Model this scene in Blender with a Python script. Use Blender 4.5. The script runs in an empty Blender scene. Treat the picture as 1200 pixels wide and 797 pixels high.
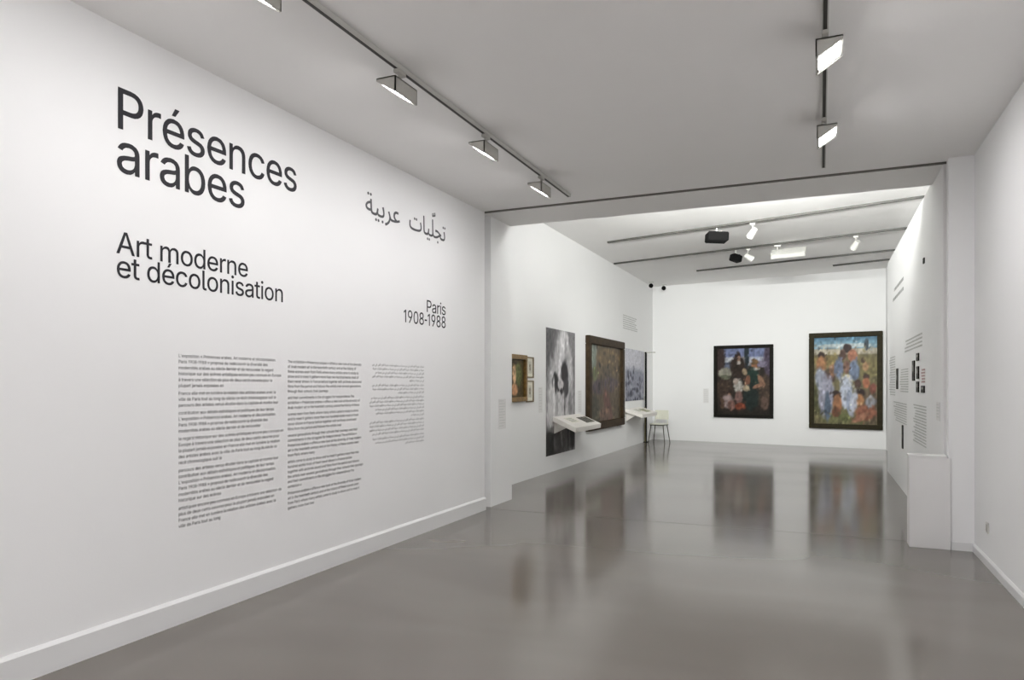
import bpy, bmesh, math, random
from mathutils import Vector, Matrix
random.seed(7)
S = bpy.context.scene
COL = S.collection
# ------------------------------------------------------------ camera, world, exposure
EYE = 1.5
cam = bpy.data.cameras.new('camera'); camo = bpy.data.objects.new('camera', cam); COL.objects.link(camo)
cam.sensor_fit = 'HORIZONTAL'; cam.sensor_width = 36.0; cam.lens = 36.0 * 830.0 / 1200.0
cam.shift_y = 52.5 / 1200.0
cam.clip_start = 0.05; cam.clip_end = 200
camo.location = (0, 0, EYE)
camo.rotation_euler = (math.radians(90), 0, math.radians(23.564))
S.camera = camo
w = bpy.data.worlds.new('world'); S.world = w; w.use_nodes = True
w.node_tree.nodes['Background'].inputs[0].default_value = (0.9, 0.95, 1, 1)
w.node_tree.nodes['Background'].inputs[1].default_value = 0.05
S.view_settings.view_transform = 'Standard'; S.view_settings.look = 'None'
S.view_settings.gamma = 1; S.view_settings.use_curve_mapping = False
S.view_settings.exposure = 0.24
WASH_L, WASH_R, WASH_G = (7.9, 8.4, 10.0)
TINT_MAIN = (1.0, 0.985, 0.99)
TINT_GAL = (0.985, 1.0, 0.965)

# ------------------------------------------------------------ helpers
def lin(c):
    f = lambda v: v / 12.92 if v <= 0.04045 else ((v + 0.055) / 1.055) ** 2.4
    return tuple(f(v) for v in c[:3]) + (1.0,)
def rgb(r, g, b): return lin((r / 255, g / 255, b / 255))

def mat(name, col, rough=0.6, metal=0.0, bump=0.0, bscale=60.0, var=0.0, vscale=3.0, spec=0.5, emis=None):
    m = bpy.data.materials.new(name); m.use_nodes = True
    nt = m.node_tree; b = nt.nodes['Principled BSDF']
    b.inputs['Base Color'].default_value = col; b.inputs['Roughness'].default_value = rough
    b.inputs['Metallic'].default_value = metal; b.inputs['Specular IOR Level'].default_value = spec
    tc = nt.nodes.new('ShaderNodeTexCoord')
    if var > 0:
        n = nt.nodes.new('ShaderNodeTexNoise'); n.inputs['Scale'].default_value = vscale; n.inputs['Detail'].default_value = 5
        nt.links.new(tc.outputs['Object'], n.inputs['Vector'])
        r = nt.nodes.new('ShaderNodeValToRGB')
        r.color_ramp.elements[0].position = 0.3; r.color_ramp.elements[1].position = 0.7
        r.color_ramp.elements[0].color = tuple(c * (1 - var) for c in col[:3]) + (1,)
        r.color_ramp.elements[1].color = tuple(min(1, c * (1 + var)) for c in col[:3]) + (1,)
        nt.links.new(n.outputs['Fac'], r.inputs['Fac']); nt.links.new(r.outputs['Color'], b.inputs['Base Color'])
    if bump > 0:
        n2 = nt.nodes.new('ShaderNodeTexNoise'); n2.inputs['Scale'].default_value = bscale; n2.inputs['Detail'].default_value = 4
        nt.links.new(tc.outputs['Object'], n2.inputs['Vector'])
        bp = nt.nodes.new('ShaderNodeBump'); bp.inputs['Strength'].default_value = bump; bp.inputs['Distance'].default_value = 0.01
        nt.links.new(n2.outputs['Fac'], bp.inputs['Height']); nt.links.new(bp.outputs['Normal'], b.inputs['Normal'])
    if emis:
        b.inputs['Emission Color'].default_value = emis[0] + (1,); b.inputs['Emission Strength'].default_value = emis[1]
    return m

M = {}
M['wall'] = mat('white_wall_paint', (0.87, 0.87, 0.87, 1), 0.75, bump=0.04, bscale=90, var=0.012, vscale=0.8, spec=0.25)
M['ceil'] = mat('ceiling_paint', (0.91, 0.90, 0.89, 1), 0.85, bump=0.03, bscale=70, var=0.015, vscale=0.7, spec=0.2)
M['base'] = mat('baseboard_gloss_paint', (0.78, 0.78, 0.78, 1), 0.35)
M['metal'] = mat('grey_lamp_metal', rgb(186, 184, 178), 0.5, 0.0, var=0.03)
M['white_metal'] = mat('white_track_metal', rgb(205, 205, 200), 0.5, var=0.02)
M['grey_track'] = mat('grey_track_metal', rgb(70, 70, 66), 0.5, var=0.03)
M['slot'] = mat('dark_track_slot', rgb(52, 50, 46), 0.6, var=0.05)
M['black'] = mat('black_plastic', rgb(16, 16, 16), 0.7, var=0.1, spec=0.1)
M['ink'] = mat('black_vinyl_ink', rgb(38, 37, 42), 0.6, var=0.03, spec=0.3)
M['ink_small'] = mat('fine_print_ink', rgb(88, 87, 91), 0.6, var=0.03, spec=0.3)
M['ink_arab'] = mat('fine_arabic_ink', rgb(128, 128, 130), 0.6, var=0.03, spec=0.3)
M['faint_ink'] = mat('faint_grey_ink', rgb(186, 187, 184), 0.6, var=0.03, spec=0.3)
M['caption_ink'] = mat('caption_ink', rgb(206, 207, 205), 0.6, var=0.02, spec=0.3)
M['ink2'] = mat('grey_vinyl_ink', rgb(92, 92, 95), 0.6, var=0.03, spec=0.3)
M['pale_ink'] = mat('pale_grey_ink', rgb(160, 162, 160), 0.6, var=0.03, spec=0.3)
M['red_ink'] = mat('faded_red_ink', rgb(176, 140, 138), 0.6, var=0.03, spec=0.3)
M['box_white'] = mat('white_painted_board', (0.76, 0.75, 0.745, 1), 0.6, var=0.015, bump=0.02)
M['frame_dark'] = mat('dark_stained_frame', rgb(26, 24, 20), 0.6, var=0.25, vscale=14, spec=.15)
M['frame_green'] = mat('dark_olive_frame', rgb(48, 43, 27), 0.6, var=0.3, vscale=12, spec=.15)
M['frame_brown'] = mat('brown_wood_frame', rgb(60, 48, 34), 0.6, var=0.3, vscale=10, spec=.15)
M['frame_gold'] = mat('old_gold_frame', rgb(132, 104, 58), 0.4, 0.3, var=0.3, vscale=20)
M['thin_wood'] = mat('thin_wood_frame', rgb(128, 112, 84), 0.5, var=0.15, vscale=20)
M['mat_board'] = mat('cream_mount_board', rgb(226, 224, 210), 0.8, var=0.02)
M['desk'] = mat('white_desk_laminate', rgb(238, 234, 228), 0.4, var=0.01)
M['steel'] = mat('dark_steel_leg', rgb(74, 72, 60), 0.4, 0.6, var=0.1)
M['pale_shell'] = mat('pale_cream_shell', rgb(226, 226, 212), 0.35, var=0.03)
M['brass'] = mat('dull_brass', rgb(120, 112, 72), 0.4, 0.6, var=0.1)
M['plastic'] = mat('ivory_plastic', rgb(205, 204, 200), 0.4, var=0.02)
M['lens'] = mat('lit_lamp_lens', (0.9, 0.9, 0.88, 1), 0.3, emis=((1, 0.985, 0.98), 26.0))
M['lens_dim'] = mat('frosted_lamp_glass', (0.9, 0.9, 0.88, 1), 0.2, emis=((1, 0.98, 0.93), 3.0))

def floor_material():
    m = bpy.data.materials.new('polished_grey_resin'); m.use_nodes = True
    nt = m.node_tree; b = nt.nodes['Principled BSDF']; L = nt.links
    tc = nt.nodes.new('ShaderNodeTexCoord')
    mp = nt.nodes.new('ShaderNodeMapping'); mp.inputs['Scale'].default_value = (0.45, 1.0, 1.0); mp.inputs['Rotation'].default_value = (0, 0, 0.4)
    L.new(tc.outputs['Object'], mp.inputs['Vector'])
    n = nt.nodes.new('ShaderNodeTexNoise'); n.inputs['Scale'].default_value = 1.3; n.inputs['Detail'].default_value = 1.5; n.inputs['Distortion'].default_value = 0.5
    L.new(mp.outputs['Vector'], n.inputs['Vector'])
    r = nt.nodes.new('ShaderNodeValToRGB')
    r.color_ramp.elements[0].position = 0.25; r.color_ramp.elements[0].color = rgb(106, 100, 95)
    r.color_ramp.elements[1].position = 0.75; r.color_ramp.elements[1].color = rgb(117, 111, 105)
    L.new(n.outputs['Fac'], r.inputs['Fac']); L.new(r.outputs['Color'], b.inputs['Base Color'])
    n2 = nt.nodes.new('ShaderNodeTexNoise'); n2.inputs['Scale'].default_value = 1.2; n2.inputs['Detail'].default_value = 1
    L.new(mp.outputs['Vector'], n2.inputs['Vector'])
    mr = nt.nodes.new('ShaderNodeMapRange'); mr.inputs['To Min'].default_value = 0.09; mr.inputs['To Max'].default_value = 0.18
    L.new(n2.outputs['Fac'], mr.inputs['Value']); L.new(mr.outputs['Result'], b.inputs['Roughness'])
    b.inputs['Specular IOR Level'].default_value = 0.5
    return m
M['floor'] = floor_material()

def picture_material(name, rough=0.45):
    m = bpy.data.materials.new(name); m.use_nodes = True
    nt = m.node_tree; b = nt.nodes['Principled BSDF']; b.inputs['Roughness'].default_value = rough
    b.inputs['Specular IOR Level'].default_value = 0.2
    a = nt.nodes.new('ShaderNodeAttribute'); a.attribute_name = 'Col'
    nt.links.new(a.outputs['Color'], b.inputs['Base Color'])
    tc = nt.nodes.new('ShaderNodeTexCoord'); n = nt.nodes.new('ShaderNodeTexNoise'); n.inputs['Scale'].default_value = 55
    nt.links.new(tc.outputs['Object'], n.inputs['Vector'])
    bp = nt.nodes.new('ShaderNodeBump'); bp.inputs['Strength'].default_value = 0.06; bp.inputs['Distance'].default_value = 0.004
    nt.links.new(n.outputs['Fac'], bp.inputs['Height']); nt.links.new(bp.outputs['Normal'], b.inputs['Normal'])
    return m
M['canvas'] = picture_material('oil_paint_canvas')
M['print'] = picture_material('printed_paper', 0.7)

def link(name, me, m=None, parent=None, loc=(0, 0, 0), rot=None):
    o = bpy.data.objects.new(name, me); COL.objects.link(o)
    if m is not None and me is not None and len(me.materials) == 0: me.materials.append(m)
    o.location = loc
    if rot: o.rotation_euler = rot
    if parent: o.parent = parent
    return o
def tag(o, label, cat, group=None):
    o['label'] = label; o['category'] = cat
    if group: o['group'] = group
    return o
def struct(o): o['kind'] = 'structure'; return o
def thing(name, label, cat, loc=(0, 0, 0), rotz=0.0, group=None):
    o = bpy.data.objects.new(name, None); COL.objects.link(o); o.empty_display_size = 0.1
    o.location = loc; o.rotation_euler = (0, 0, rotz)
    return tag(o, label, cat, group)
def bm_box(bm, x0, x1, y0, y1, z0, z1, bev=0.0):
    b2 = bmesh.new(); bmesh.ops.create_cube(b2, size=1.0)
    for v in b2.verts:
        v.co = ((x0 + x1) / 2 + v.co.x * (x1 - x0), (y0 + y1) / 2 + v.co.y * (y1 - y0), (z0 + z1) / 2 + v.co.z * (z1 - z0))
    if bev: bmesh.ops.bevel(b2, geom=list(b2.edges), offset=bev, segments=2, affect='EDGES', clamp_overlap=True)
    me = bpy.data.meshes.new('t'); b2.to_mesh(me); b2.free(); bm.from_mesh(me); bpy.data.meshes.remove(me)
def finish(bm, name='m', smooth=False):
    me = bpy.data.meshes.new(name); bmesh.ops.recalc_face_normals(bm, faces=list(bm.faces)); bm.to_mesh(me); bm.free()
    if smooth:
        for p in me.polygons: p.use_smooth = True
    return me
def box(name, x0, x1, y0, y1, z0, z1, m, parent=None, bev=0.0, **k):
    bm = bmesh.new(); bm_box(bm, x0, x1, y0, y1, z0, z1, bev)
    return link(name, finish(bm, name), m, parent, **k)
def bm_prism(bm, pts, y0, y1):          # profile in x,z extruded along y
    a = [bm.verts.new((x, y0, z)) for x, z in pts]; b = [bm.verts.new((x, y1, z)) for x, z in pts]
    n = len(pts); bm.faces.new(a); bm.faces.new(b[::-1])
    for i in range(n): bm.faces.new((a[i], b[i], b[(i + 1) % n], a[(i + 1) % n]))
def bm_rod(bm, p, q, r0, r1=None, n=10):
    p, q = Vector(p), Vector(q); r1 = r0 if r1 is None else r1
    d = (q - p).normalized(); u = d.orthogonal().normalized(); v = d.cross(u)
    A = [bm.verts.new(p + (u * math.cos(t) + v * math.sin(t)) * r0) for t in [2 * math.pi * i / n for i in range(n)]]
    B = [bm.verts.new(q + (u * math.cos(t) + v * math.sin(t)) * r1) for t in [2 * math.pi * i / n for i in range(n)]]
    bm.faces.new(A[::-1]); bm.faces.new(B)
    for i in range(n): bm.faces.new((A[i], A[(i + 1) % n], B[(i + 1) % n], B[i]))
def rod(name, p, q, r, m, parent=None, r1=None, n=10):
    bm = bmesh.new(); bm_rod(bm, p, q, r, r1, n); return link(name, finish(bm, name), m, parent)
def area_light(parent, loc, direction, sx, sy, power, col, spread=180):
    l = bpy.data.lights.new('lamp_light', 'AREA'); l.shape = 'RECTANGLE'; l.size = sx; l.size_y = sy; l.energy = power; l.color = col
    l.spread = math.radians(spread)
    o = bpy.data.objects.new('lamp_light', l); COL.objects.link(o); o.parent = parent
    o.location = loc; o.rotation_euler = Vector(direction).to_track_quat('-Z', 'Y').to_euler()
    return o

# ------------------------------------------------------------ the room
XL, XR = -3.70, 1.265            # side walls of the entrance room
HC = 3.567                       # its ceiling
YO = 7.60                        # where the opening begins
YB = -3.2                        # wall behind the viewer
GL, GR, GC = -4.25, 1.38, 4.20   # gallery beyond: left wall, right wall, ceiling
BL, BR = (-4.25, 19.44), (1.38, 18.49)   # ends of the gallery's back wall (not square)
struct(box('floor', -5, 2.2, YB - .3, 20.2, -0.12, 0, M['floor']))
struct(box('floor_seam', XL - .05, 1.05, 7.745, 7.753, 0, 0.0008, mat('floor_seam_filler', rgb(96, 94, 88), 0.3, var=0.1)))
struct(box('wall_left', XL - .35, XL, YB, 7.66, 0, HC + .4, M['wall']))
struct(box('wall_right', XR, XR + .3, YB, 7.7, 0, HC + .4, M['wall']))
struct(box('wall_rear', XL - .35, XR + .3, YB - .2, YB, 0, HC + .4, M['wall']))
struct(box('wall_end', 1.064, XR, 7.50, YO, 0, HC + .4, M['wall']))
struct(box('ceiling', XL - .35, XR + .3, YB - .2, 7.615, HC, HC + .25, M['ceil']))
# recess behind the shadow gap, lintel and jambs of the wide opening
struct(box('trim_1', XL - .35, -3.83, 7.66, 7.86, 0, HC + .4, M['wall']))
struct(box('wall_jamb_left', -4.65, -3.71, 7.86, 8.50, 0, HC, M['wall']))
struct(box('wall_lintel', -4.65, 1.7, 7.72, 8.46, HC, GC + .25, M['ceil']))
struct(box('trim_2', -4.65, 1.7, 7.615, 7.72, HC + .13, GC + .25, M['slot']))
M['gap_shade'] = mat('dark_grey_gap_shade', rgb(118, 116, 110), 0.7, var=.05)  # dark grey strips inside the gap, their colour stands in for its shade
struct(box('trim_5', -3.83, 1.12, 7.685, 7.7195, HC + .004, HC + .13, M['gap_shade']))
struct(box('trim_6', 1.10, 1.12, 7.60, 7.70, 0, HC + .12, M['gap_shade']))
struct(box('wall_jamb_right', 1.052, 1.7, 7.70, 8.44, 0, HC, M['wall']))
struct(box('trim_3', 1.12, 1.7, 7.60, 7.70, 0, HC + .13, M['wall']))
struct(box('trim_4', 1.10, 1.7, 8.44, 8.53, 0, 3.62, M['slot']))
# gallery beyond
struct(box('wall_gallery_left', GL - .4, GL, 8.50, 19.8, 0, GC + .25, M['wall']))
struct(box('wall_gallery_right', GR, GR + .3, 8.46, 19.2, 0, GC + .25, M['wall']))
struct(box('wall_partition', 1.063, GR, 8.53, 13.92, 0, 3.61, M['wall']))
struct(box('ceiling_gallery', GL - .4, GR + .4, 8.46, 20.0, GC, GC + .25, M['ceil']))
bm = bmesh.new()
pts = [BL, BR, (BR[0] + .3, BR[1] + .3), (BR[0] + .3, 20.0), (BL[0] - .4, 20.0), (BL[0] - .4, BL[1] + .067)]
pts[0] = (BL[0] - .4, BL[1] + .4 * .1687); pts[1] = (BR[0] + .3, BR[1] - .3 * .1687)
pts = [pts[0], pts[1], (BR[0] + .3, 20.0), (BL[0] - .4, 20.0)]
va = [bm.verts.new((x, y, 0)) for x, y in pts]; vb = [bm.verts.new((x, y, GC + .25)) for x, y in pts]
bm.faces.new(va); bm.faces.new(vb)
for i in range(4): bm.faces.new((va[i], va[(i + 1) % 4], vb[(i + 1) % 4], vb[i]))
struct(link('wall_gallery_back', finish(bm), M['wall']))
# baseboards (chamfered top)
def baseboard(name, x, sx, y0, y1, hgt, th):
    bm = bmesh.new()
    bm_prism(bm, [(x, 0), (x + sx * th, 0), (x + sx * th, hgt - .018), (x + sx * th * .35, hgt), (x, hgt)], y0, y1)
    return struct(link(name, finish(bm), M['base']))
baseboard('baseboard_left', XL, 1, YB, 7.66, 0.155, 0.022)
baseboard('baseboard_right', XR, -1, YB, 7.50, 0.078, 0.016)
bm = bmesh.new(); bm_box(bm, 1.085, XR - .016, 7.486, 7.50, 0, .075); struct(link('baseboard_end', finish(bm), M['base']))

# ------------------------------------------------------------ lettering
BODY_GLYPHS = {
 32: [188,[]],
 39: [206,[[[80,318],[70,508],[135,509],[128,323],[125,318]]]],
 45: [250,[[[215,241],[213,186],[35,186],[35,241],[40,244],[210,244]]]],
 46: [188,[[[95,87],[115,82],[129,71],[138,56],[141,41],[138,26],[129,11],[115,0],[95,-4],[80,-1],[65,8],[53,26],[50,41],[53,56],[62,71],[80,83]]]],
 48: [453,[[[228,-7],[173,2],[133,22],[95,63],[69,113],[53,178],[48,253],[54,333],[69,393],[96,448],[129,483],[173,507],[228,516],[283,506],[323,484],[358,447],[384,393],[399,333],[405,253],[400,178],[384,113],[359,63],[321,23],[278,1]],[[228,50],[188,58],[163,74],[140,103],[122,148],[113,193],[109,253],[113,313],[123,363],[139,403],[168,438],[193,453],[228,460],[263,452],[288,436],[314,403],[330,363],[340,313],[344,253],[340,193],[331,148],[313,103],[288,73],[263,57]]]],
 49: [300,[[[213,0],[150,0],[150,430],[145,433],[45,370],[45,430],[165,509],[210,509],[215,505]]]],
 56: [453,[[[227,516],[267,511],[307,497],[337,477],[358,453],[377,418],[382,378],[374,338],[359,308],[334,283],[302,268],[306,263],[327,256],[348,243],[373,218],[388,193],[396,168],[401,133],[394,93],[379,63],[352,33],[312,9],[277,-1],[227,-7],[177,-2],[137,11],[102,32],[74,63],[58,93],[52,133],[56,168],[64,193],[80,218],[102,242],[127,257],[147,263],[151,268],[118,283],[97,304],[76,343],[70,383],[75,418],[89,448],[116,478],[147,498],[182,510]],[[337,138],[333,113],[324,93],[307,74],[282,59],[257,52],[227,49],[197,52],[172,59],[147,73],[128,93],[119,113],[115,138],[120,168],[130,188],[147,208],[172,224],[197,232],[227,235],[257,232],[282,223],[305,208],[322,188],[333,163]],[[136,398],[147,423],[161,438],[177,449],[227,460],[272,450],[292,438],[309,418],[316,398],[319,378],[316,353],[307,331],[297,318],[272,300],[227,290],[182,299],[159,313],[144,333],[136,353],[133,378]]]],
 57: [453,[[[134,0],[133,5],[271,205],[269,209],[254,201],[219,195],[174,199],[139,213],[109,235],[83,270],[69,305],[64,350],[69,395],[88,440],[111,470],[144,494],[184,510],[224,516],[269,510],[314,491],[344,467],[367,435],[384,390],[389,345],[384,306],[373,270],[316,170],[203,5],[199,0]],[[254,457],[279,446],[298,430],[315,405],[324,380],[327,350],[324,320],[314,295],[300,275],[279,257],[254,247],[229,243],[199,247],[170,260],[154,274],[138,295],[130,320],[125,350],[129,380],[140,410],[154,429],[174,446],[199,457],[224,460]]]],
 65: [480,[[[206,509],[271,509],[277,505],[461,0],[396,0],[346,137],[341,142],[136,142],[86,3],[81,0],[16,0],[200,505]],[[241,448],[323,200],[156,199],[236,448]]]],
 69: [419,[[[373,0],[60,0],[60,505],[65,509],[370,508],[370,453],[125,450],[125,290],[130,286],[350,286],[355,285],[355,280],[355,230],[130,229],[125,225],[125,60],[130,57],[370,57],[375,55]]]],
 70: [410,[[[60,0],[60,505],[65,509],[365,509],[369,500],[369,455],[365,452],[125,450],[125,280],[340,278],[346,275],[346,225],[340,221],[125,220],[125,5],[123,0]]]],
 76: [393,[[[65,509],[120,509],[125,505],[125,60],[130,57],[360,56],[360,0],[60,0],[60,505]]]],
 80: [445,[[[60,0],[60,505],[65,509],[235,509],[290,503],[330,488],[367,460],[390,430],[404,390],[409,345],[404,305],[390,265],[365,232],[335,209],[290,191],[235,186],[123,185],[125,5],[123,0]],[[125,450],[230,452],[265,449],[295,440],[315,425],[334,400],[342,375],[344,350],[341,315],[333,295],[320,275],[295,255],[265,246],[230,242],[130,242],[125,245]]]],
 84: [449,[[[255,0],[197,0],[193,5],[193,450],[37,452],[32,455],[32,505],[37,509],[412,509],[417,505],[417,455],[412,452],[257,450]]]],
 97: [389,[[[335,0],[278,1],[275,52],[250,24],[215,1],[160,-9],[125,-5],[95,5],[70,21],[48,46],[35,74],[30,111],[34,136],[41,156],[60,180],[80,194],[125,211],[235,227],[265,235],[274,246],[276,256],[265,299],[240,322],[200,330],[148,321],[118,301],[100,275],[42,291],[60,325],[80,347],[105,364],[135,375],[190,383],[240,379],[285,360],[305,344],[321,321],[333,291],[337,251]],[[275,188],[276,141],[272,116],[261,91],[250,76],[230,61],[200,49],[170,45],[130,52],[104,71],[92,106],[96,126],[106,141],[135,159],[235,177]]]],
 98: [424,[[[53,507],[114,507],[114,327],[118,320],[138,347],[170,372],[198,381],[233,383],[273,378],[313,361],[345,332],[370,292],[385,242],[390,187],[385,132],[369,82],[348,48],[313,16],[273,-2],[228,-8],[198,-5],[168,7],[138,31],[118,58],[113,58],[111,2],[53,2]],[[218,47],[186,52],[163,65],[140,87],[124,117],[116,152],[113,187],[116,227],[123,257],[141,292],[163,313],[188,325],[218,330],[253,325],[278,312],[299,292],[317,257],[325,227],[328,187],[325,152],[317,122],[300,87],[278,65],[253,51]]]],
 99: [396,[[[304,356],[340,322],[360,277],[304,262],[289,290],[274,307],[244,324],[209,330],[169,323],[142,307],[124,287],[108,257],[99,222],[96,187],[99,152],[108,117],[124,89],[144,67],[174,51],[209,46],[244,53],[269,65],[290,87],[304,117],[361,102],[341,57],[304,20],[259,-1],[204,-8],[159,-2],[119,15],[79,50],[55,87],[40,132],[34,187],[40,242],[57,292],[84,332],[114,357],[159,378],[209,384],[259,377]]]],
 100: [424,[[[369,509],[372,502],[372,2],[314,1],[313,52],[309,59],[284,29],[254,6],[229,-4],[194,-8],[154,-2],[114,15],[78,47],[56,82],[39,132],[34,187],[39,242],[55,292],[79,332],[114,362],[149,377],[194,384],[229,381],[254,372],[286,347],[304,322],[309,320],[312,507]],[[204,47],[169,53],[144,67],[125,87],[109,117],[100,147],[96,187],[99,227],[107,257],[124,290],[144,310],[169,323],[204,330],[239,324],[264,311],[284,291],[300,262],[309,227],[312,187],[308,147],[300,117],[284,86],[264,66],[239,53]]]],
 101: [404,[[[204,384],[269,373],[294,361],[322,337],[342,312],[357,282],[368,242],[371,192],[371,172],[364,169],[97,167],[101,137],[110,107],[127,82],[150,62],[179,50],[214,46],[254,53],[284,72],[304,102],[309,104],[361,92],[363,87],[352,62],[334,38],[309,18],[279,3],[249,-5],[214,-8],[159,-1],[119,15],[81,47],[55,87],[42,127],[34,187],[39,242],[56,292],[80,327],[119,361],[159,378]],[[307,222],[99,221],[98,227],[108,267],[128,297],[145,312],[169,324],[204,330],[239,325],[264,313],[280,297],[299,267],[307,237]]]],
 102: [254,[[[81,0],[81,320],[76,327],[11,327],[6,330],[6,375],[11,379],[78,380],[81,385],[84,460],[100,490],[113,505],[131,516],[186,530],[221,527],[241,522],[226,468],[196,474],[171,470],[155,460],[146,445],[142,420],[144,380],[226,378],[228,330],[221,327],[143,325],[142,5],[141,0]]]],
 103: [425,[[[369,379],[372,374],[372,-6],[366,-56],[349,-91],[324,-117],[289,-137],[249,-147],[209,-151],[169,-148],[134,-140],[84,-111],[52,-71],[54,-68],[99,-42],[124,-67],[159,-89],[209,-97],[249,-92],[279,-77],[304,-46],[311,-6],[311,64],[309,67],[304,65],[284,39],[254,17],[229,9],[194,5],[149,11],[114,27],[79,54],[56,89],[39,139],[34,189],[39,244],[56,294],[79,330],[109,358],[154,378],[199,384],[229,382],[249,374],[289,345],[309,319],[313,324],[314,379]],[[204,59],[169,64],[144,77],[124,96],[109,124],[99,154],[96,194],[99,229],[109,261],[124,290],[149,314],[174,325],[204,330],[239,324],[264,312],[284,292],[301,259],[309,229],[312,194],[309,154],[301,124],[284,94],[264,75],[239,64]]]],
 104: [410,[[[58,509],[108,509],[114,505],[114,330],[117,320],[127,335],[153,362],[188,379],[228,384],[263,380],[293,370],[320,350],[341,320],[353,285],[357,240],[357,5],[353,0],[298,0],[296,5],[296,235],[290,275],[273,304],[248,322],[208,329],[183,326],[158,315],[139,300],[125,280],[117,255],[114,225],[113,0],[53,0],[53,505]]]],
 105: [167,[[[56,379],[111,379],[114,375],[114,5],[111,0],[56,0],[53,5],[53,375]],[[45,500],[66,520],[86,524],[101,520],[115,510],[122,500],[126,485],[123,470],[114,455],[101,447],[86,443],[66,447],[54,455],[44,470],[41,485]]]],
 106: [167,[[[110,379],[114,372],[114,-28],[111,-63],[103,-88],[89,-108],[65,-129],[35,-139],[-10,-143],[-10,-88],[25,-83],[40,-72],[50,-53],[53,-28],[53,377]],[[41,482],[44,497],[53,512],[65,520],[85,524],[100,521],[114,512],[123,497],[126,482],[122,467],[115,457],[100,446],[85,443],[70,445],[55,454],[45,467]]]],
 107: [381,[[[58,509],[108,509],[114,505],[114,220],[118,212],[283,378],[348,379],[356,375],[202,215],[368,5],[368,0],[293,1],[153,177],[113,140],[113,0],[53,0],[53,505]]]],
 108: [189,[[[58,509],[114,508],[114,98],[123,60],[133,54],[169,53],[180,8],[178,2],[138,-2],[102,3],[73,22],[58,48],[53,88],[53,508]]]],
 109: [610,[[[553,0],[498,0],[496,250],[491,285],[469,315],[448,325],[418,330],[393,327],[375,320],[348,293],[344,285],[335,245],[333,0],[278,0],[274,5],[274,260],[270,285],[248,314],[228,326],[198,330],[158,320],[143,309],[127,290],[117,265],[114,235],[113,0],[53,0],[53,375],[58,379],[108,379],[112,375],[113,309],[116,320],[131,345],[168,373],[218,386],[258,379],[283,364],[308,332],[318,311],[338,344],[383,375],[438,386],[468,383],[498,371],[521,355],[540,330],[551,300],[557,255],[557,5]]]],
 110: [410,[[[353,0],[298,0],[296,5],[296,235],[290,275],[273,304],[248,322],[208,329],[183,326],[158,315],[139,300],[125,280],[117,255],[114,225],[113,0],[53,0],[53,375],[58,379],[108,379],[112,375],[113,310],[123,330],[150,360],[188,379],[228,384],[263,380],[293,370],[323,346],[341,320],[353,285],[357,240],[357,5]]]],
 111: [415,[[[159,-2],[119,15],[84,44],[55,87],[40,132],[34,187],[40,242],[59,296],[84,332],[119,361],[164,379],[209,384],[254,378],[302,357],[334,328],[358,292],[376,242],[381,187],[376,132],[357,82],[334,47],[299,16],[254,-2],[209,-8]],[[209,330],[244,324],[269,310],[292,287],[307,257],[316,222],[319,187],[316,152],[307,117],[290,87],[269,65],[244,52],[209,46],[169,53],[144,67],[126,87],[108,117],[99,152],[96,187],[99,222],[108,257],[124,287],[144,309],[169,323]]]],
 112: [424,[[[53,-143],[53,377],[111,377],[112,322],[118,320],[138,347],[168,371],[198,381],[228,384],[273,378],[311,362],[345,332],[367,297],[384,247],[390,187],[385,137],[369,82],[347,47],[313,16],[273,-2],[233,-7],[198,-5],[173,4],[138,31],[119,57],[115,57],[113,-143]],[[218,47],[186,52],[163,65],[140,87],[124,117],[116,152],[113,187],[116,227],[123,257],[141,292],[163,313],[188,325],[218,330],[253,325],[278,312],[299,292],[317,257],[325,227],[328,187],[325,152],[317,122],[300,87],[278,65],[253,51]]]],
 113: [424,[[[369,-143],[314,-143],[311,-138],[309,59],[288,32],[254,6],[229,-4],[194,-8],[149,-1],[110,17],[79,45],[56,82],[39,137],[34,187],[40,247],[55,292],[79,332],[114,362],[154,378],[194,384],[229,381],[254,372],[286,347],[309,319],[313,322],[314,378],[371,377],[372,-138]],[[204,47],[169,53],[144,67],[125,87],[109,117],[100,147],[96,187],[99,227],[107,257],[124,290],[144,310],[169,323],[204,330],[239,324],[264,311],[284,291],[300,262],[309,227],[312,187],[308,147],[300,117],[284,86],[264,66],[239,53]]]],
 114: [259,[[[53,0],[53,375],[58,379],[108,379],[112,375],[113,322],[133,350],[153,367],[183,380],[213,385],[238,384],[243,380],[243,325],[238,323],[203,326],[163,316],[139,300],[124,280],[117,260],[114,235],[113,0]]]],
 115: [365,[[[111,4],[86,17],[61,39],[46,62],[37,92],[91,106],[96,102],[106,78],[126,59],[151,49],[181,45],[216,50],[246,64],[262,82],[268,102],[266,117],[256,133],[236,147],[151,170],[106,185],[73,207],[53,237],[47,272],[52,307],[65,332],[86,353],[116,370],[146,380],[191,384],[221,381],[253,372],[280,357],[300,337],[323,292],[321,290],[271,278],[246,312],[221,327],[186,333],[161,330],[131,317],[116,301],[109,277],[111,262],[126,242],[171,223],[271,195],[305,172],[326,137],[331,107],[325,72],[312,47],[291,25],[256,5],[221,-5],[181,-8],[146,-5]]]],
 116: [227,[[[209,1],[171,-4],[126,2],[92,21],[73,51],[65,96],[65,321],[61,327],[11,327],[6,331],[6,376],[11,379],[64,381],[66,471],[121,471],[126,466],[126,379],[201,379],[204,376],[204,331],[201,327],[126,326],[126,101],[128,76],[136,61],[151,53],[166,51],[201,53],[212,6]]]],
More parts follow.
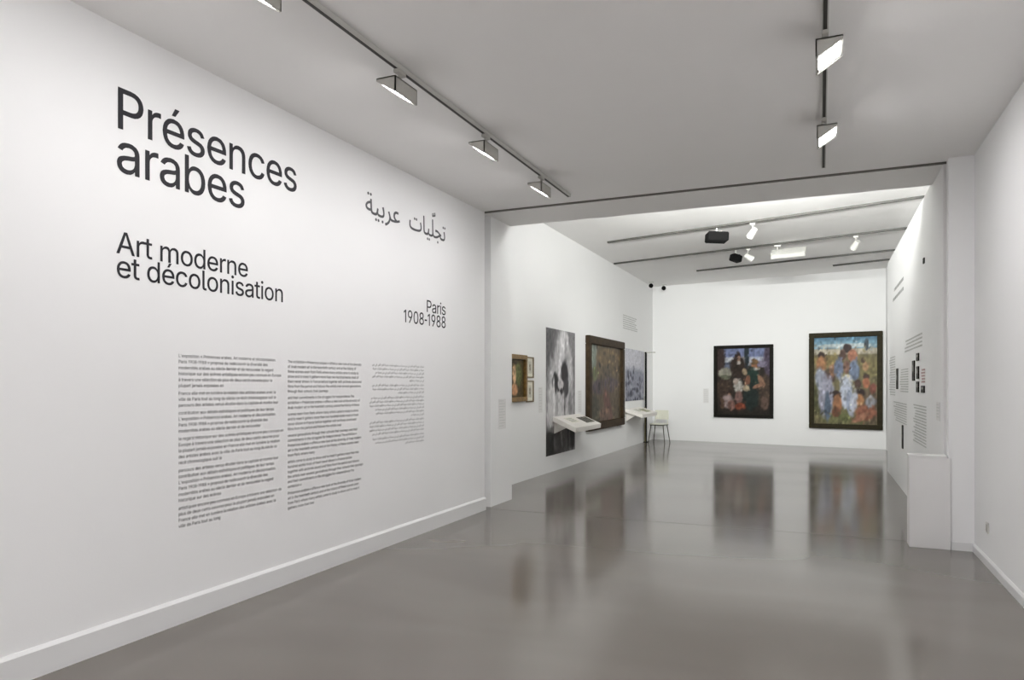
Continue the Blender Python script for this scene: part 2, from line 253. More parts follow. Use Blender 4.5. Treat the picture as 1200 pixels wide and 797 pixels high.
 117: [410,[[[58,379],[108,379],[114,375],[114,145],[119,105],[137,75],[163,57],[198,50],[228,54],[248,62],[268,77],[284,100],[293,124],[296,155],[296,375],[303,379],[353,379],[357,375],[357,5],[353,0],[298,0],[298,60],[293,62],[284,45],[258,18],[218,0],[183,-5],[148,-1],[113,13],[88,32],[68,62],[57,95],[53,135],[53,375]]]],
 118: [389,[[[22,379],[82,379],[85,375],[165,155],[192,70],[197,66],[224,155],[304,375],[312,379],[362,379],[369,375],[227,3],[222,0],[167,0],[162,3],[19,375]]]],
 119: [567,[[[543,377],[428,0],[368,0],[283,305],[200,5],[198,0],[138,0],[24,375],[28,379],[83,379],[88,375],[153,140],[168,73],[173,77],[206,215],[251,375],[258,379],[313,379],[317,375],[362,215],[398,71],[479,375],[483,379]]]],
 120: [379,[[[21,0],[155,195],[32,375],[36,379],[101,377],[191,234],[232,305],[281,378],[346,379],[349,375],[225,190],[356,0],[286,1],[191,151],[186,150],[148,85],[91,0]]]],
 121: [389,[[[51,-140],[48,-135],[62,-87],[102,-89],[128,-75],[151,-35],[163,0],[19,375],[27,379],[82,379],[85,375],[165,155],[192,70],[197,69],[224,155],[304,375],[307,379],[367,378],[369,375],[205,-55],[178,-105],[137,-136],[92,-145]]]],
 171: [403,[[[233,369],[234,364],[105,209],[234,54],[235,49],[168,49],[33,209],[168,369]],[[368,369],[373,364],[243,209],[373,54],[373,49],[308,49],[171,209],[308,369]]]],
 187: [403,[[[26,49],[159,209],[30,364],[31,369],[96,369],[231,209],[96,49]],[[171,369],[236,367],[370,209],[236,51],[231,49],[166,49],[298,209],[169,364]]]],
 224: [389,[[[335,0],[278,1],[275,52],[250,24],[215,1],[160,-9],[125,-5],[95,5],[70,21],[48,46],[35,74],[30,111],[34,136],[41,156],[60,180],[80,194],[125,211],[235,227],[265,235],[274,246],[276,256],[265,299],[240,322],[200,330],[148,321],[118,301],[100,275],[42,291],[60,325],[80,347],[105,364],[135,375],[190,383],[240,379],[285,360],[305,344],[321,321],[333,291],[337,251]],[[275,188],[276,141],[272,116],[261,91],[250,76],[230,61],[200,49],[170,45],[130,52],[104,71],[92,106],[96,126],[106,141],[135,159],[235,177]],[[101,526],[105,529],[165,529],[169,526],[214,431],[165,430]]]],
 232: [404,[[[204,384],[269,373],[294,361],[322,337],[342,312],[357,282],[368,242],[371,192],[371,172],[364,169],[97,167],[101,137],[110,107],[127,82],[150,62],[179,50],[214,46],[254,53],[284,72],[304,102],[309,104],[361,92],[363,87],[352,62],[334,38],[309,18],[279,3],[249,-5],[214,-8],[159,-1],[119,15],[81,47],[55,87],[42,127],[34,187],[39,242],[56,292],[80,327],[119,361],[159,378]],[[307,222],[99,221],[98,227],[108,267],[128,297],[145,312],[169,324],[204,330],[239,325],[264,313],[280,297],[299,267],[307,237]],[[228,432],[224,429],[179,431],[116,527],[182,527]]]],
 233: [404,[[[204,384],[269,373],[294,361],[322,337],[342,312],[357,282],[368,242],[371,192],[371,172],[364,169],[97,167],[101,137],[110,107],[127,82],[150,62],[179,50],[214,46],[254,53],[284,72],[304,102],[309,104],[361,92],[363,87],[352,62],[334,38],[309,18],[279,3],[249,-5],[214,-8],[159,-1],[119,15],[81,47],[55,87],[42,127],[34,187],[39,242],[56,292],[80,327],[119,361],[159,378]],[[307,222],[99,221],[98,227],[108,267],[128,297],[145,312],[169,324],[204,330],[239,325],[264,313],[280,297],[299,267],[307,237]],[[292,527],[229,432],[224,429],[179,431],[224,527]]]],
 65165: [141,[[[48,423],[88,423],[91,420],[101,0],[58,0],[55,5],[43,420]]]],
 65166: [172,[[[48,423],[88,423],[91,417],[103,122],[110,72],[115,62],[128,53],[178,46],[197,37],[202,22],[195,7],[173,-3],[133,0],[98,9],[78,22],[65,42],[55,102],[43,417],[43,422]]]],
 65169: [159,[[[85,-103],[65,-112],[41,-103],[34,-83],[43,-63],[65,-56],[83,-63],[92,-83]],[[95,238],[100,236],[114,197],[125,147],[130,107],[124,62],[110,34],[85,14],[45,1],[0,-3],[6,42],[10,46],[50,49],[78,67],[85,97],[80,132],[52,217],[54,222]]]],
 65172: [288,[[[310,7],[288,-3],[233,6],[206,22],[193,37],[183,59],[133,52],[73,62],[53,72],[35,87],[23,107],[18,132],[21,152],[33,181],[68,219],[118,247],[168,260],[168,304],[208,306],[215,302],[224,112],[233,72],[235,67],[258,50],[293,46],[313,37],[318,22]],[[168,210],[172,202],[176,107],[173,104],[128,101],[98,106],[73,121],[66,142],[73,163],[93,183],[133,204]],[[75,402],[83,422],[103,432],[123,425],[134,402],[123,382],[103,375],[83,385]],[[156,402],[164,422],[188,432],[208,422],[215,402],[205,382],[188,375],[167,382]]]],
 65173: [589,[[[33,197],[38,200],[79,188],[68,143],[66,123],[69,98],[81,73],[103,57],[138,45],[243,36],[368,40],[448,51],[478,62],[498,76],[507,88],[512,108],[504,158],[483,223],[528,238],[543,198],[554,153],[559,118],[555,83],[543,58],[523,36],[488,16],[448,5],[388,-5],[233,-12],[138,-6],[73,15],[48,32],[31,53],[21,78],[18,108],[20,138]],[[278,268],[268,246],[248,238],[228,247],[219,268],[228,286],[248,296],[268,287]],[[308,248],[301,268],[311,288],[328,295],[348,288],[359,268],[352,248],[328,239]]]],
 65175: [177,[[[110,239],[125,197],[137,147],[142,107],[134,57],[105,21],[65,3],[0,-3],[6,42],[10,46],[60,48],[75,52],[87,62],[97,97],[93,127],[64,217],[66,222]],[[19,332],[30,351],[50,358],[69,347],[76,332],[69,312],[50,302],[26,312]],[[130,359],[150,349],[157,332],[150,310],[130,301],[110,308],[101,332],[110,351]]]],
 65184: [378,[[[135,-60],[155,-52],[175,-60],[184,-80],[175,-101],[155,-110],[135,-102],[125,-80]],[[406,20],[398,5],[375,-3],[330,1],[300,10],[270,35],[255,70],[250,74],[140,21],[80,4],[5,-3],[1,0],[5,45],[65,50],[125,64],[180,87],[228,115],[195,138],[150,154],[95,160],[45,155],[37,195],[41,200],[95,209],[155,201],[200,182],[271,145],[320,136],[325,95],[295,87],[302,70],[335,50],[385,46],[399,40]]]],
 65187: [349,[[[0,-3],[5,42],[10,46],[65,50],[125,64],[180,87],[224,112],[226,117],[195,138],[150,154],[100,160],[45,156],[37,197],[40,200],[95,209],[155,201],[200,182],[270,146],[320,135],[321,132],[325,97],[320,93],[275,85],[140,21],[80,4]]]],
 65194: [315,[[[171,277],[212,211],[240,156],[278,66],[301,49],[321,46],[340,36],[344,21],[336,5],[316,-3],[276,5],[246,28],[236,43],[224,26],[201,10],[171,0],[131,-4],[82,1],[51,10],[23,26],[46,67],[76,54],[126,46],[176,53],[201,71],[208,96],[201,126],[183,166],[130,251]]]],
 65198: [235,[[[0,-133],[-14,-93],[60,-57],[101,-23],[127,22],[134,62],[131,92],[121,122],[94,177],[135,200],[157,157],[193,67],[205,55],[255,41],[260,37],[264,22],[255,5],[235,-3],[195,5],[175,24],[156,-23],[139,-48],[115,-74],[55,-116],[5,-137]]]],
 65227: [298,[[[0,-3],[6,42],[10,46],[65,46],[95,48],[103,52],[80,70],[56,102],[49,122],[46,147],[50,177],[63,207],[79,227],[105,246],[135,257],[195,258],[225,250],[215,205],[170,212],[135,205],[105,182],[95,147],[100,122],[120,95],[140,80],[170,69],[190,66],[260,93],[265,92],[280,52],[200,23],[110,4]]]],
 65228: [309,[[[331,7],[310,-3],[245,3],[180,21],[155,37],[150,32],[85,8],[0,-3],[6,42],[10,46],[75,53],[118,67],[80,106],[47,132],[41,142],[33,172],[43,192],[75,217],[120,236],[170,244],[200,240],[224,232],[253,207],[263,172],[259,147],[250,122],[214,77],[202,67],[208,62],[235,54],[315,46],[330,40],[338,22]],[[76,167],[100,182],[130,192],[160,196],[195,188],[210,177],[216,162],[203,127],[175,97],[160,88],[106,142]]]],
 65235: [265,[[[0,-3],[6,42],[10,46],[110,49],[140,57],[172,77],[180,92],[175,97],[140,92],[85,104],[55,130],[44,167],[51,212],[73,257],[100,282],[120,293],[145,297],[175,291],[200,272],[215,252],[228,222],[238,147],[235,111],[221,72],[204,47],[175,25],[140,10],[95,2]],[[190,145],[140,139],[115,144],[97,157],[91,182],[96,207],[115,238],[140,248],[155,244],[169,232],[185,202],[192,157]],[[103,387],[111,407],[130,416],[153,407],[161,387],[152,367],[130,359],[112,367]]]],
 65236: [293,[[[316,7],[290,-3],[230,1],[150,18],[100,4],[0,-3],[6,42],[10,46],[70,47],[87,52],[58,92],[48,132],[57,177],[85,217],[115,237],[150,246],[180,241],[205,228],[225,207],[238,187],[245,167],[249,137],[239,92],[209,52],[300,46],[315,40],[323,22]],[[145,64],[130,72],[107,97],[97,132],[104,162],[120,183],[125,188],[150,197],[175,187],[180,182],[194,162],[200,137],[187,97],[160,73]],[[145,307],[125,317],[117,337],[125,357],[145,366],[166,357],[175,337],[167,317]]]],
 65247: [154,[[[105,423],[118,127],[116,72],[101,32],[85,16],[65,6],[0,-3],[5,43],[55,54],[64,62],[67,72],[69,122],[58,417],[60,423]]]],
 65248: [178,[[[60,423],[105,423],[108,417],[118,122],[128,77],[150,53],[185,46],[203,37],[207,22],[200,7],[180,-2],[135,7],[111,27],[105,38],[90,21],[55,3],[0,-3],[5,43],[55,54],[64,62],[68,77]]]],
 65250: [333,[[[46,-233],[24,-143],[6,-18],[9,27],[19,62],[56,127],[106,176],[156,205],[196,215],[221,209],[246,182],[291,75],[311,53],[356,39],[362,22],[351,4],[331,-3],[296,5],[271,24],[261,11],[236,-5],[206,-10],[171,-3],[136,15],[105,42],[81,75],[60,32],[55,-18],[67,-113],[91,-218],[88,-223]],[[231,42],[211,39],[176,49],[141,74],[111,117],[131,136],[171,158],[191,161],[201,156],[215,137],[237,77],[240,57]]]],
 65251: [311,[[[0,-3],[6,42],[10,47],[35,54],[55,75],[113,177],[145,203],[180,212],[215,203],[249,172],[268,137],[276,97],[272,62],[261,37],[245,18],[230,9],[190,0],[145,7],[85,35],[80,35],[55,10],[30,0]],[[104,77],[135,136],[160,159],[180,163],[203,152],[225,122],[232,87],[227,67],[210,53],[185,49],[150,55]]]],
 65252: [343,[[[372,24],[361,4],[340,-2],[300,5],[270,27],[260,14],[235,-5],[205,-11],[162,-1],[125,22],[95,54],[90,54],[60,15],[35,2],[1,-1],[6,44],[32,54],[49,74],[105,169],[135,198],[160,210],[180,215],[218,204],[246,174],[300,70],[320,52],[365,40]],[[225,42],[205,37],[185,41],[160,52],[136,74],[117,99],[116,104],[137,139],[160,161],[175,166],[190,163],[198,159],[211,144],[234,94],[240,69],[236,54]]]],
 65254: [433,[[[462,22],[453,5],[433,-3],[393,6],[378,16],[366,-33],[353,-62],[334,-88],[313,-105],[273,-125],[238,-134],[188,-138],[123,-129],[67,-103],[48,-86],[32,-63],[21,-33],[18,-3],[24,47],[42,102],[48,102],[85,87],[71,42],[66,2],[71,-28],[82,-48],[98,-63],[128,-79],[188,-89],[258,-78],[298,-57],[321,-23],[328,17],[324,62],[302,152],[308,157],[348,168],[367,97],[383,67],[408,50],[438,46],[453,41],[458,37]],[[198,295],[215,287],[225,267],[218,247],[198,236],[175,247],[168,267],[178,287]]]],
 65256: [203,[[[233,22],[225,6],[205,-2],[145,4],[124,12],[110,27],[105,38],[70,8],[40,-1],[0,-3],[6,42],[10,46],[45,50],[67,67],[78,102],[91,162],[95,167],[138,157],[126,87],[132,67],[155,51],[210,46],[225,40]],[[70,277],[90,286],[114,277],[122,257],[112,237],[90,230],[72,237],[63,257]]]],
 65260: [301,[[[175,247],[210,235],[233,206],[244,156],[236,106],[224,81],[207,61],[215,56],[260,48],[305,46],[325,38],[329,26],[320,4],[300,-3],[260,0],[255,-3],[266,-24],[269,-59],[256,-94],[225,-119],[180,-129],[145,-124],[115,-111],[86,-89],[66,-59],[54,-24],[51,1],[5,-3],[1,1],[5,41],[10,46],[50,48],[52,76],[60,116],[91,186],[131,231],[155,243]],[[101,11],[145,16],[195,8],[222,-14],[228,-39],[220,-64],[205,-75],[180,-80],[155,-75],[130,-62],[105,-24]],[[100,50],[105,101],[125,152],[150,186],[170,197],[184,191],[193,171],[195,151],[187,106],[165,76],[130,58]]]],
 65266: [436,[[[125,-220],[135,-200],[153,-192],[174,-200],[184,-220],[175,-240],[153,-249],[134,-240]],[[206,-220],[216,-200],[238,-192],[255,-200],[265,-220],[256,-240],[238,-249],[215,-240]],[[465,25],[458,5],[438,-2],[415,-5],[417,-20],[413,-40],[403,-61],[358,-99],[288,-127],[193,-138],[148,-134],[108,-123],[68,-102],[43,-78],[25,-45],[18,0],[20,30],[43,103],[80,90],[84,85],[69,30],[66,5],[69,-20],[78,-40],[108,-68],[153,-84],[208,-90],[273,-83],[323,-67],[360,-40],[369,-25],[371,-15],[363,4],[348,15],[282,40],[293,86],[388,55],[443,46],[458,40]]]],
 65267: [177,[[[29,-115],[7,-105],[-1,-85],[8,-65],[29,-56],[49,-65],[57,-85],[49,-105]],[[109,-115],[89,-106],[80,-85],[89,-65],[109,-56],[129,-65],[139,-85],[129,-106]],[[109,238],[125,195],[137,145],[142,105],[133,55],[104,20],[64,3],[4,-3],[1,5],[7,45],[64,49],[79,55],[89,65],[96,95],[92,130],[63,220]]]],
 65268: [221,[[[89,-105],[70,-114],[47,-105],[39,-85],[48,-65],[70,-57],[88,-65],[97,-85]],[[150,-115],[128,-105],[120,-85],[129,-65],[150,-56],[170,-65],[178,-85],[170,-105]],[[1,0],[7,45],[50,50],[78,70],[91,105],[105,167],[146,160],[150,155],[138,90],[140,70],[146,60],[175,49],[230,45],[245,38],[250,25],[241,5],[220,-3],[165,1],[130,13],[115,37],[80,8],[45,-1],[5,-3]]]],
}
TITLE_GLYPHS = {
 45: [250,[[[32,186],[32,241],[35,247],[216,246],[218,241],[218,186],[215,183],[35,183]]]],
 48: [453,[[[228,-10],[173,-2],[168,1],[128,22],[93,60],[66,113],[50,178],[45,253],[51,333],[67,398],[92,448],[128,486],[168,508],[178,512],[228,519],[278,511],[283,509],[323,487],[361,448],[386,398],[402,333],[408,253],[402,173],[387,113],[363,63],[323,21],[278,-2]],[[228,53],[193,59],[164,78],[143,104],[125,148],[116,193],[112,253],[116,313],[126,363],[142,403],[163,430],[168,435],[193,450],[228,457],[258,451],[288,433],[310,403],[327,363],[337,313],[341,253],[337,193],[328,148],[309,103],[288,77],[263,61],[258,59]]]],
 49: [300,[[[215,-3],[150,-3],[147,0],[147,425],[145,429],[140,426],[45,365],[42,370],[42,430],[44,435],[165,512],[215,512],[217,510],[218,505],[218,0]]]],
 56: [453,[[[227,519],[272,513],[311,498],[340,478],[362,453],[380,418],[385,378],[377,338],[362,308],[358,303],[337,282],[309,268],[315,263],[329,258],[352,244],[377,218],[389,198],[399,168],[404,133],[397,93],[378,58],[352,29],[317,8],[277,-5],[227,-10],[177,-5],[137,8],[102,29],[70,63],[55,93],[49,133],[53,168],[63,198],[77,219],[99,243],[122,258],[137,263],[143,268],[117,280],[92,305],[73,343],[67,383],[72,418],[86,448],[89,453],[112,479],[147,502],[182,513]],[[118,138],[122,163],[124,168],[133,188],[147,204],[172,221],[197,229],[227,232],[257,229],[277,222],[282,220],[302,206],[319,188],[321,183],[330,163],[334,138],[330,113],[320,93],[307,78],[282,62],[257,55],[227,52],[197,55],[172,62],[147,76],[131,93],[122,113]],[[305,418],[313,398],[316,378],[313,353],[302,329],[292,317],[273,303],[227,293],[182,302],[162,315],[147,333],[139,353],[136,378],[139,398],[147,418],[151,423],[162,435],[177,445],[227,457],[272,447],[277,444],[292,434]]]],
 57: [453,[[[129,-2],[127,0],[130,5],[261,195],[259,199],[219,192],[174,196],[134,212],[104,235],[79,270],[66,305],[61,350],[67,400],[81,435],[107,470],[144,498],[179,512],[224,519],[274,512],[309,498],[344,471],[371,435],[387,390],[392,345],[387,305],[374,266],[319,169],[204,1],[199,-3]],[[278,260],[254,250],[229,246],[199,250],[174,261],[158,275],[142,295],[133,320],[128,350],[132,380],[141,405],[144,410],[159,429],[179,445],[199,454],[204,455],[224,457],[254,454],[279,442],[298,425],[311,405],[321,380],[324,350],[320,320],[310,295],[299,278]]]],
 65: [480,[[[201,512],[276,512],[278,510],[464,5],[466,0],[461,-3],[396,-3],[392,0],[344,135],[341,139],[336,139],[141,139],[136,136],[88,0],[86,-2],[16,-3],[13,0],[196,505]],[[241,438],[283,305],[318,205],[316,202],[311,202],[166,202],[161,204],[160,205],[195,305],[236,437]]]],
 80: [445,[[[60,-3],[57,0],[58,510],[60,512],[235,512],[290,506],[335,489],[367,465],[390,435],[393,430],[407,390],[412,345],[407,305],[393,265],[367,230],[335,206],[290,188],[235,183],[130,183],[128,180],[128,0],[125,-3]],[[130,448],[230,449],[265,446],[295,436],[315,421],[331,400],[339,375],[341,350],[339,320],[330,295],[316,275],[295,259],[265,249],[230,245],[130,245],[128,250],[128,445]]]],
 97: [389,[[[335,-3],[280,-3],[275,-1],[274,36],[273,41],[270,44],[251,21],[215,-2],[160,-12],[125,-8],[95,2],[70,17],[65,21],[45,45],[33,71],[27,111],[31,136],[40,161],[56,181],[78,196],[125,214],[175,223],[235,230],[260,237],[265,239],[270,245],[273,256],[264,296],[240,318],[200,327],[195,328],[150,319],[120,298],[105,276],[100,271],[40,289],[38,291],[40,296],[57,326],[75,346],[100,365],[135,378],[190,386],[240,382],[289,361],[307,346],[325,321],[336,291],[340,251],[340,1]],[[273,181],[273,136],[267,111],[260,94],[246,76],[225,61],[200,52],[170,48],[130,56],[109,71],[104,76],[95,106],[99,126],[105,136],[135,156],[175,165],[235,174],[260,179],[270,184]]]],
 98: [424,[[[53,512],[113,512],[117,507],[117,327],[118,325],[134,347],[168,374],[198,384],[233,386],[273,381],[313,364],[348,333],[371,297],[388,242],[393,187],[388,132],[372,82],[351,47],[347,42],[313,13],[273,-5],[228,-11],[198,-8],[168,3],[138,27],[118,54],[115,47],[115,2],[113,-3],[53,-3],[50,2],[50,507]],[[218,327],[253,322],[278,308],[298,289],[312,262],[322,227],[325,187],[322,152],[314,122],[298,90],[278,69],[253,54],[218,50],[188,54],[163,68],[143,87],[128,117],[119,152],[116,187],[120,232],[128,262],[143,289],[160,307],[168,312],[188,322]]]],
 99: [396,[[[304,360],[343,322],[363,282],[365,277],[364,276],[359,273],[304,259],[299,263],[287,287],[270,307],[244,321],[209,327],[174,322],[149,309],[144,304],[128,287],[111,257],[102,222],[99,187],[102,152],[111,117],[126,92],[149,67],[174,54],[209,49],[244,56],[266,67],[289,90],[301,117],[304,120],[359,106],[364,104],[366,102],[345,57],[309,20],[259,-4],[204,-11],[159,-5],[119,12],[114,15],[78,47],[54,83],[37,132],[31,187],[37,242],[53,292],[80,332],[114,361],[159,381],[209,387],[259,380]]]],
 100: [424,[[[374,510],[374,-1],[369,-3],[314,-3],[310,2],[309,54],[287,27],[254,2],[229,-7],[194,-11],[154,-5],[113,12],[79,41],[74,47],[53,82],[36,132],[31,187],[36,242],[54,297],[75,332],[109,362],[149,380],[194,387],[229,384],[254,376],[289,348],[304,327],[308,332],[308,337],[309,510],[314,512],[369,512]],[[204,327],[234,322],[259,311],[283,287],[297,262],[305,232],[309,187],[305,147],[296,117],[281,87],[260,67],[239,56],[234,54],[204,50],[174,54],[169,56],[149,67],[129,87],[111,122],[102,152],[99,187],[102,227],[110,257],[126,287],[145,307],[169,320],[174,322]]]],
 101: [404,[[[204,387],[269,376],[294,364],[324,340],[343,317],[360,282],[371,242],[374,192],[374,172],[372,167],[369,166],[109,166],[104,166],[101,162],[104,137],[113,107],[129,84],[154,63],[179,53],[214,49],[254,57],[284,77],[304,107],[309,107],[364,94],[367,92],[367,87],[354,59],[337,37],[313,17],[284,1],[249,-8],[214,-11],[159,-4],[119,12],[114,15],[79,45],[54,83],[39,127],[31,187],[38,247],[53,292],[79,331],[114,362],[154,380]],[[101,227],[103,242],[111,267],[129,294],[149,311],[172,322],[204,327],[234,323],[259,313],[264,309],[281,292],[295,267],[304,237],[305,227],[299,224],[104,224]]]],
 105: [167,[[[111,-3],[56,-3],[50,0],[50,375],[51,381],[56,382],[111,382],[117,380],[117,0]],[[43,465],[38,485],[41,500],[51,513],[66,524],[86,527],[101,524],[116,514],[126,500],[129,485],[125,465],[116,453],[101,443],[86,440],[66,443],[51,454]]]],
 108: [189,[[[53,512],[113,512],[117,508],[117,98],[123,64],[128,59],[133,57],[143,55],[168,57],[173,54],[184,3],[178,-1],[163,-4],[138,-5],[98,1],[72,18],[55,48],[50,88],[50,508]]]],
 109: [610,[[[558,-2],[498,-3],[493,0],[493,250],[488,285],[473,308],[468,312],[448,322],[418,327],[398,325],[378,318],[349,290],[347,285],[338,245],[338,0],[333,-3],[273,-2],[271,0],[271,260],[266,285],[253,306],[249,310],[233,320],[228,323],[198,327],[158,316],[143,305],[128,286],[120,265],[117,235],[117,0],[113,-3],[53,-3],[50,0],[51,380],[53,382],[113,382],[115,380],[115,375],[115,335],[118,329],[132,350],[173,379],[218,389],[258,383],[288,364],[310,335],[318,319],[335,345],[378,377],[433,388],[438,389],[471,385],[498,375],[523,357],[543,330],[545,325],[556,295],[560,260],[560,0]]]],
 110: [410,[[[358,-2],[298,-3],[293,0],[293,235],[287,275],[272,300],[248,318],[243,320],[208,326],[183,322],[163,315],[143,301],[128,280],[120,255],[117,225],[117,0],[113,-3],[53,-3],[50,0],[50,375],[51,380],[53,382],[113,382],[115,380],[115,375],[115,335],[118,327],[123,335],[153,366],[188,382],[223,387],[263,383],[293,373],[298,370],[324,350],[344,320],[356,285],[360,240],[360,0]]]],
 111: [415,[[[159,381],[209,387],[254,381],[299,363],[335,332],[359,296],[364,287],[379,242],[384,187],[379,132],[361,82],[334,43],[304,16],[297,12],[254,-5],[209,-11],[159,-5],[114,15],[79,45],[54,82],[37,132],[31,187],[37,242],[53,292],[80,332],[114,361]],[[209,327],[244,321],[269,307],[289,285],[304,257],[313,222],[316,187],[313,152],[305,122],[289,90],[269,69],[244,55],[209,49],[174,54],[149,67],[129,88],[111,117],[110,122],[102,152],[99,187],[102,222],[110,252],[111,257],[128,287],[147,307],[174,322]]]],
 114: [259,[[[53,-3],[50,0],[51,380],[53,382],[113,382],[115,380],[115,375],[115,340],[118,332],[129,350],[148,367],[178,382],[213,388],[243,387],[245,385],[246,380],[246,325],[245,320],[243,319],[208,323],[178,318],[158,311],[144,300],[128,280],[120,260],[117,235],[117,0],[113,-3]]]],
 115: [365,[[[226,383],[260,372],[281,360],[300,342],[326,292],[324,287],[271,275],[266,275],[255,297],[241,313],[216,325],[186,330],[156,326],[131,313],[117,297],[112,277],[114,262],[125,247],[131,243],[171,227],[231,211],[276,197],[306,175],[328,142],[334,107],[328,72],[315,47],[296,26],[291,21],[261,3],[221,-8],[181,-11],[146,-8],[111,0],[81,17],[59,37],[42,62],[33,92],[36,97],[91,109],[96,109],[107,82],[126,62],[151,52],[181,48],[216,53],[241,64],[245,67],[259,82],[261,87],[265,102],[263,117],[253,132],[236,144],[211,152],[146,168],[106,182],[71,205],[50,237],[44,272],[49,307],[62,332],[81,352],[86,357],[116,373],[151,384],[186,387]]]],
 116: [227,[[[211,-2],[191,-6],[171,-7],[126,-1],[91,18],[69,51],[62,96],[62,321],[61,323],[56,324],[6,324],[4,326],[3,331],[3,376],[5,381],[56,382],[61,384],[62,471],[66,474],[126,474],[129,471],[129,386],[131,383],[206,381],[206,325],[201,324],[136,324],[131,324],[129,321],[129,101],[131,76],[137,66],[141,62],[151,56],[171,53],[201,57],[203,56],[206,51],[215,6],[216,1]]]],
 233: [404,[[[204,387],[269,376],[294,364],[324,340],[343,317],[360,282],[371,242],[374,192],[374,172],[372,167],[369,166],[109,166],[104,166],[101,162],[104,137],[113,107],[129,84],[154,63],[179,53],[214,49],[254,57],[284,77],[304,107],[309,107],[364,94],[367,92],[367,87],[354,59],[337,37],[313,17],[284,1],[249,-8],[214,-11],[159,-4],[119,12],[114,15],[79,45],[54,83],[39,127],[31,187],[38,247],[53,292],[79,331],[114,362],[154,380]],[[101,227],[103,242],[111,267],[129,294],[149,311],[172,322],[204,327],[234,323],[259,313],[264,309],[281,292],[295,267],[304,237],[305,227],[299,224],[104,224]],[[294,531],[295,527],[229,427],[179,426],[176,427],[175,432],[224,532]]]],
 1617: [74,[[[165,473],[175,446],[179,420],[168,385],[155,373],[150,371],[130,367],[105,376],[103,375],[100,374],[90,361],[75,351],[55,347],[35,351],[20,365],[12,400],[16,430],[20,433],[45,441],[50,442],[52,440],[48,405],[53,390],[60,387],[72,395],[78,430],[78,445],[80,450],[110,461],[113,455],[113,420],[116,410],[125,405],[130,406],[138,410],[142,425],[139,445],[133,465],[135,467],[160,476]]]],
 65166: [172,[[[43,426],[88,426],[93,424],[94,422],[106,122],[111,77],[118,63],[128,56],[178,49],[198,42],[201,37],[205,22],[198,7],[193,1],[173,-6],[133,-3],[98,6],[78,18],[62,42],[52,102],[40,422]]]],
 65169: [159,[[[85,-108],[65,-115],[60,-115],[40,-107],[31,-83],[40,-61],[60,-53],[65,-53],[85,-60],[87,-63],[95,-83],[88,-103]],[[100,242],[103,237],[117,197],[128,147],[133,107],[127,62],[113,32],[85,10],[45,-2],[0,-6],[-3,-3],[2,42],[5,49],[50,52],[75,67],[82,97],[77,132],[66,172],[48,222],[55,226]]]],
 65172: [288,[[[313,6],[308,1],[288,-6],[228,4],[207,17],[189,37],[183,52],[178,56],[133,49],[73,59],[48,72],[33,85],[20,107],[15,132],[17,152],[18,157],[30,182],[67,222],[118,250],[164,262],[166,267],[164,302],[165,307],[168,309],[213,309],[218,307],[227,112],[236,72],[240,67],[258,54],[293,49],[313,42],[316,37],[321,22]],[[168,206],[172,107],[163,105],[128,104],[98,109],[76,122],[70,137],[69,142],[76,162],[96,182],[103,187],[137,202]],[[137,402],[128,382],[108,372],[103,372],[83,380],[72,402],[83,427],[103,435],[108,435],[125,427],[129,422]],[[208,427],[211,422],[218,402],[210,382],[188,372],[183,372],[163,381],[153,402],[163,426],[183,435],[188,435]]]],
 65173: [589,[[[32,203],[38,203],[78,193],[82,188],[71,143],[69,123],[72,98],[74,93],[86,73],[108,58],[138,48],[248,39],[363,43],[448,54],[478,65],[496,78],[506,93],[509,108],[501,158],[480,223],[483,226],[528,242],[532,238],[546,198],[557,158],[562,118],[558,83],[543,53],[523,32],[493,15],[448,1],[388,-8],[233,-15],[138,-9],[70,13],[48,28],[27,53],[18,78],[15,108],[18,143],[24,173]],[[281,268],[273,248],[269,243],[248,235],[228,243],[224,248],[216,268],[225,288],[248,299],[268,291],[271,288]],[[308,243],[305,248],[298,268],[306,288],[328,298],[333,298],[353,289],[362,268],[353,244],[333,236],[328,236]]]],
 65175: [177,[[[110,242],[115,237],[128,197],[140,147],[145,107],[137,57],[112,22],[105,17],[65,0],[0,-6],[-3,-3],[2,42],[5,49],[60,51],[75,56],[83,62],[86,67],[94,97],[89,132],[60,222]],[[25,307],[16,327],[16,332],[25,352],[45,361],[50,361],[70,352],[79,332],[79,327],[70,307],[50,299],[45,299]],[[106,307],[98,327],[98,332],[106,352],[130,362],[152,352],[160,332],[160,327],[152,307],[130,298]]]],
 65184: [378,[[[122,-80],[131,-60],[135,-56],[155,-49],[175,-57],[178,-60],[187,-80],[179,-100],[175,-105],[155,-113],[134,-105],[130,-100]],[[409,20],[400,2],[380,-5],[330,-3],[295,9],[290,13],[265,36],[254,65],[250,71],[195,42],[145,19],[80,1],[0,-6],[-3,0],[2,45],[5,49],[65,53],[125,68],[175,88],[223,115],[190,137],[150,150],[95,157],[45,151],[42,155],[33,200],[35,202],[65,208],[95,212],[155,204],[200,186],[275,147],[310,139],[320,139],[324,135],[328,95],[325,91],[300,87],[298,85],[305,71],[335,53],[385,49],[400,43],[405,39],[410,25]]]],
 65198: [235,[[[0,-140],[-18,-93],[-15,-89],[55,-58],[100,-19],[124,22],[131,62],[128,92],[118,122],[91,177],[93,182],[135,204],[140,200],[158,162],[195,70],[205,58],[240,49],[260,42],[263,37],[267,22],[260,7],[256,2],[235,-6],[190,4],[175,18],[160,-23],[140,-52],[115,-78],[58,-118],[5,-140]]]],
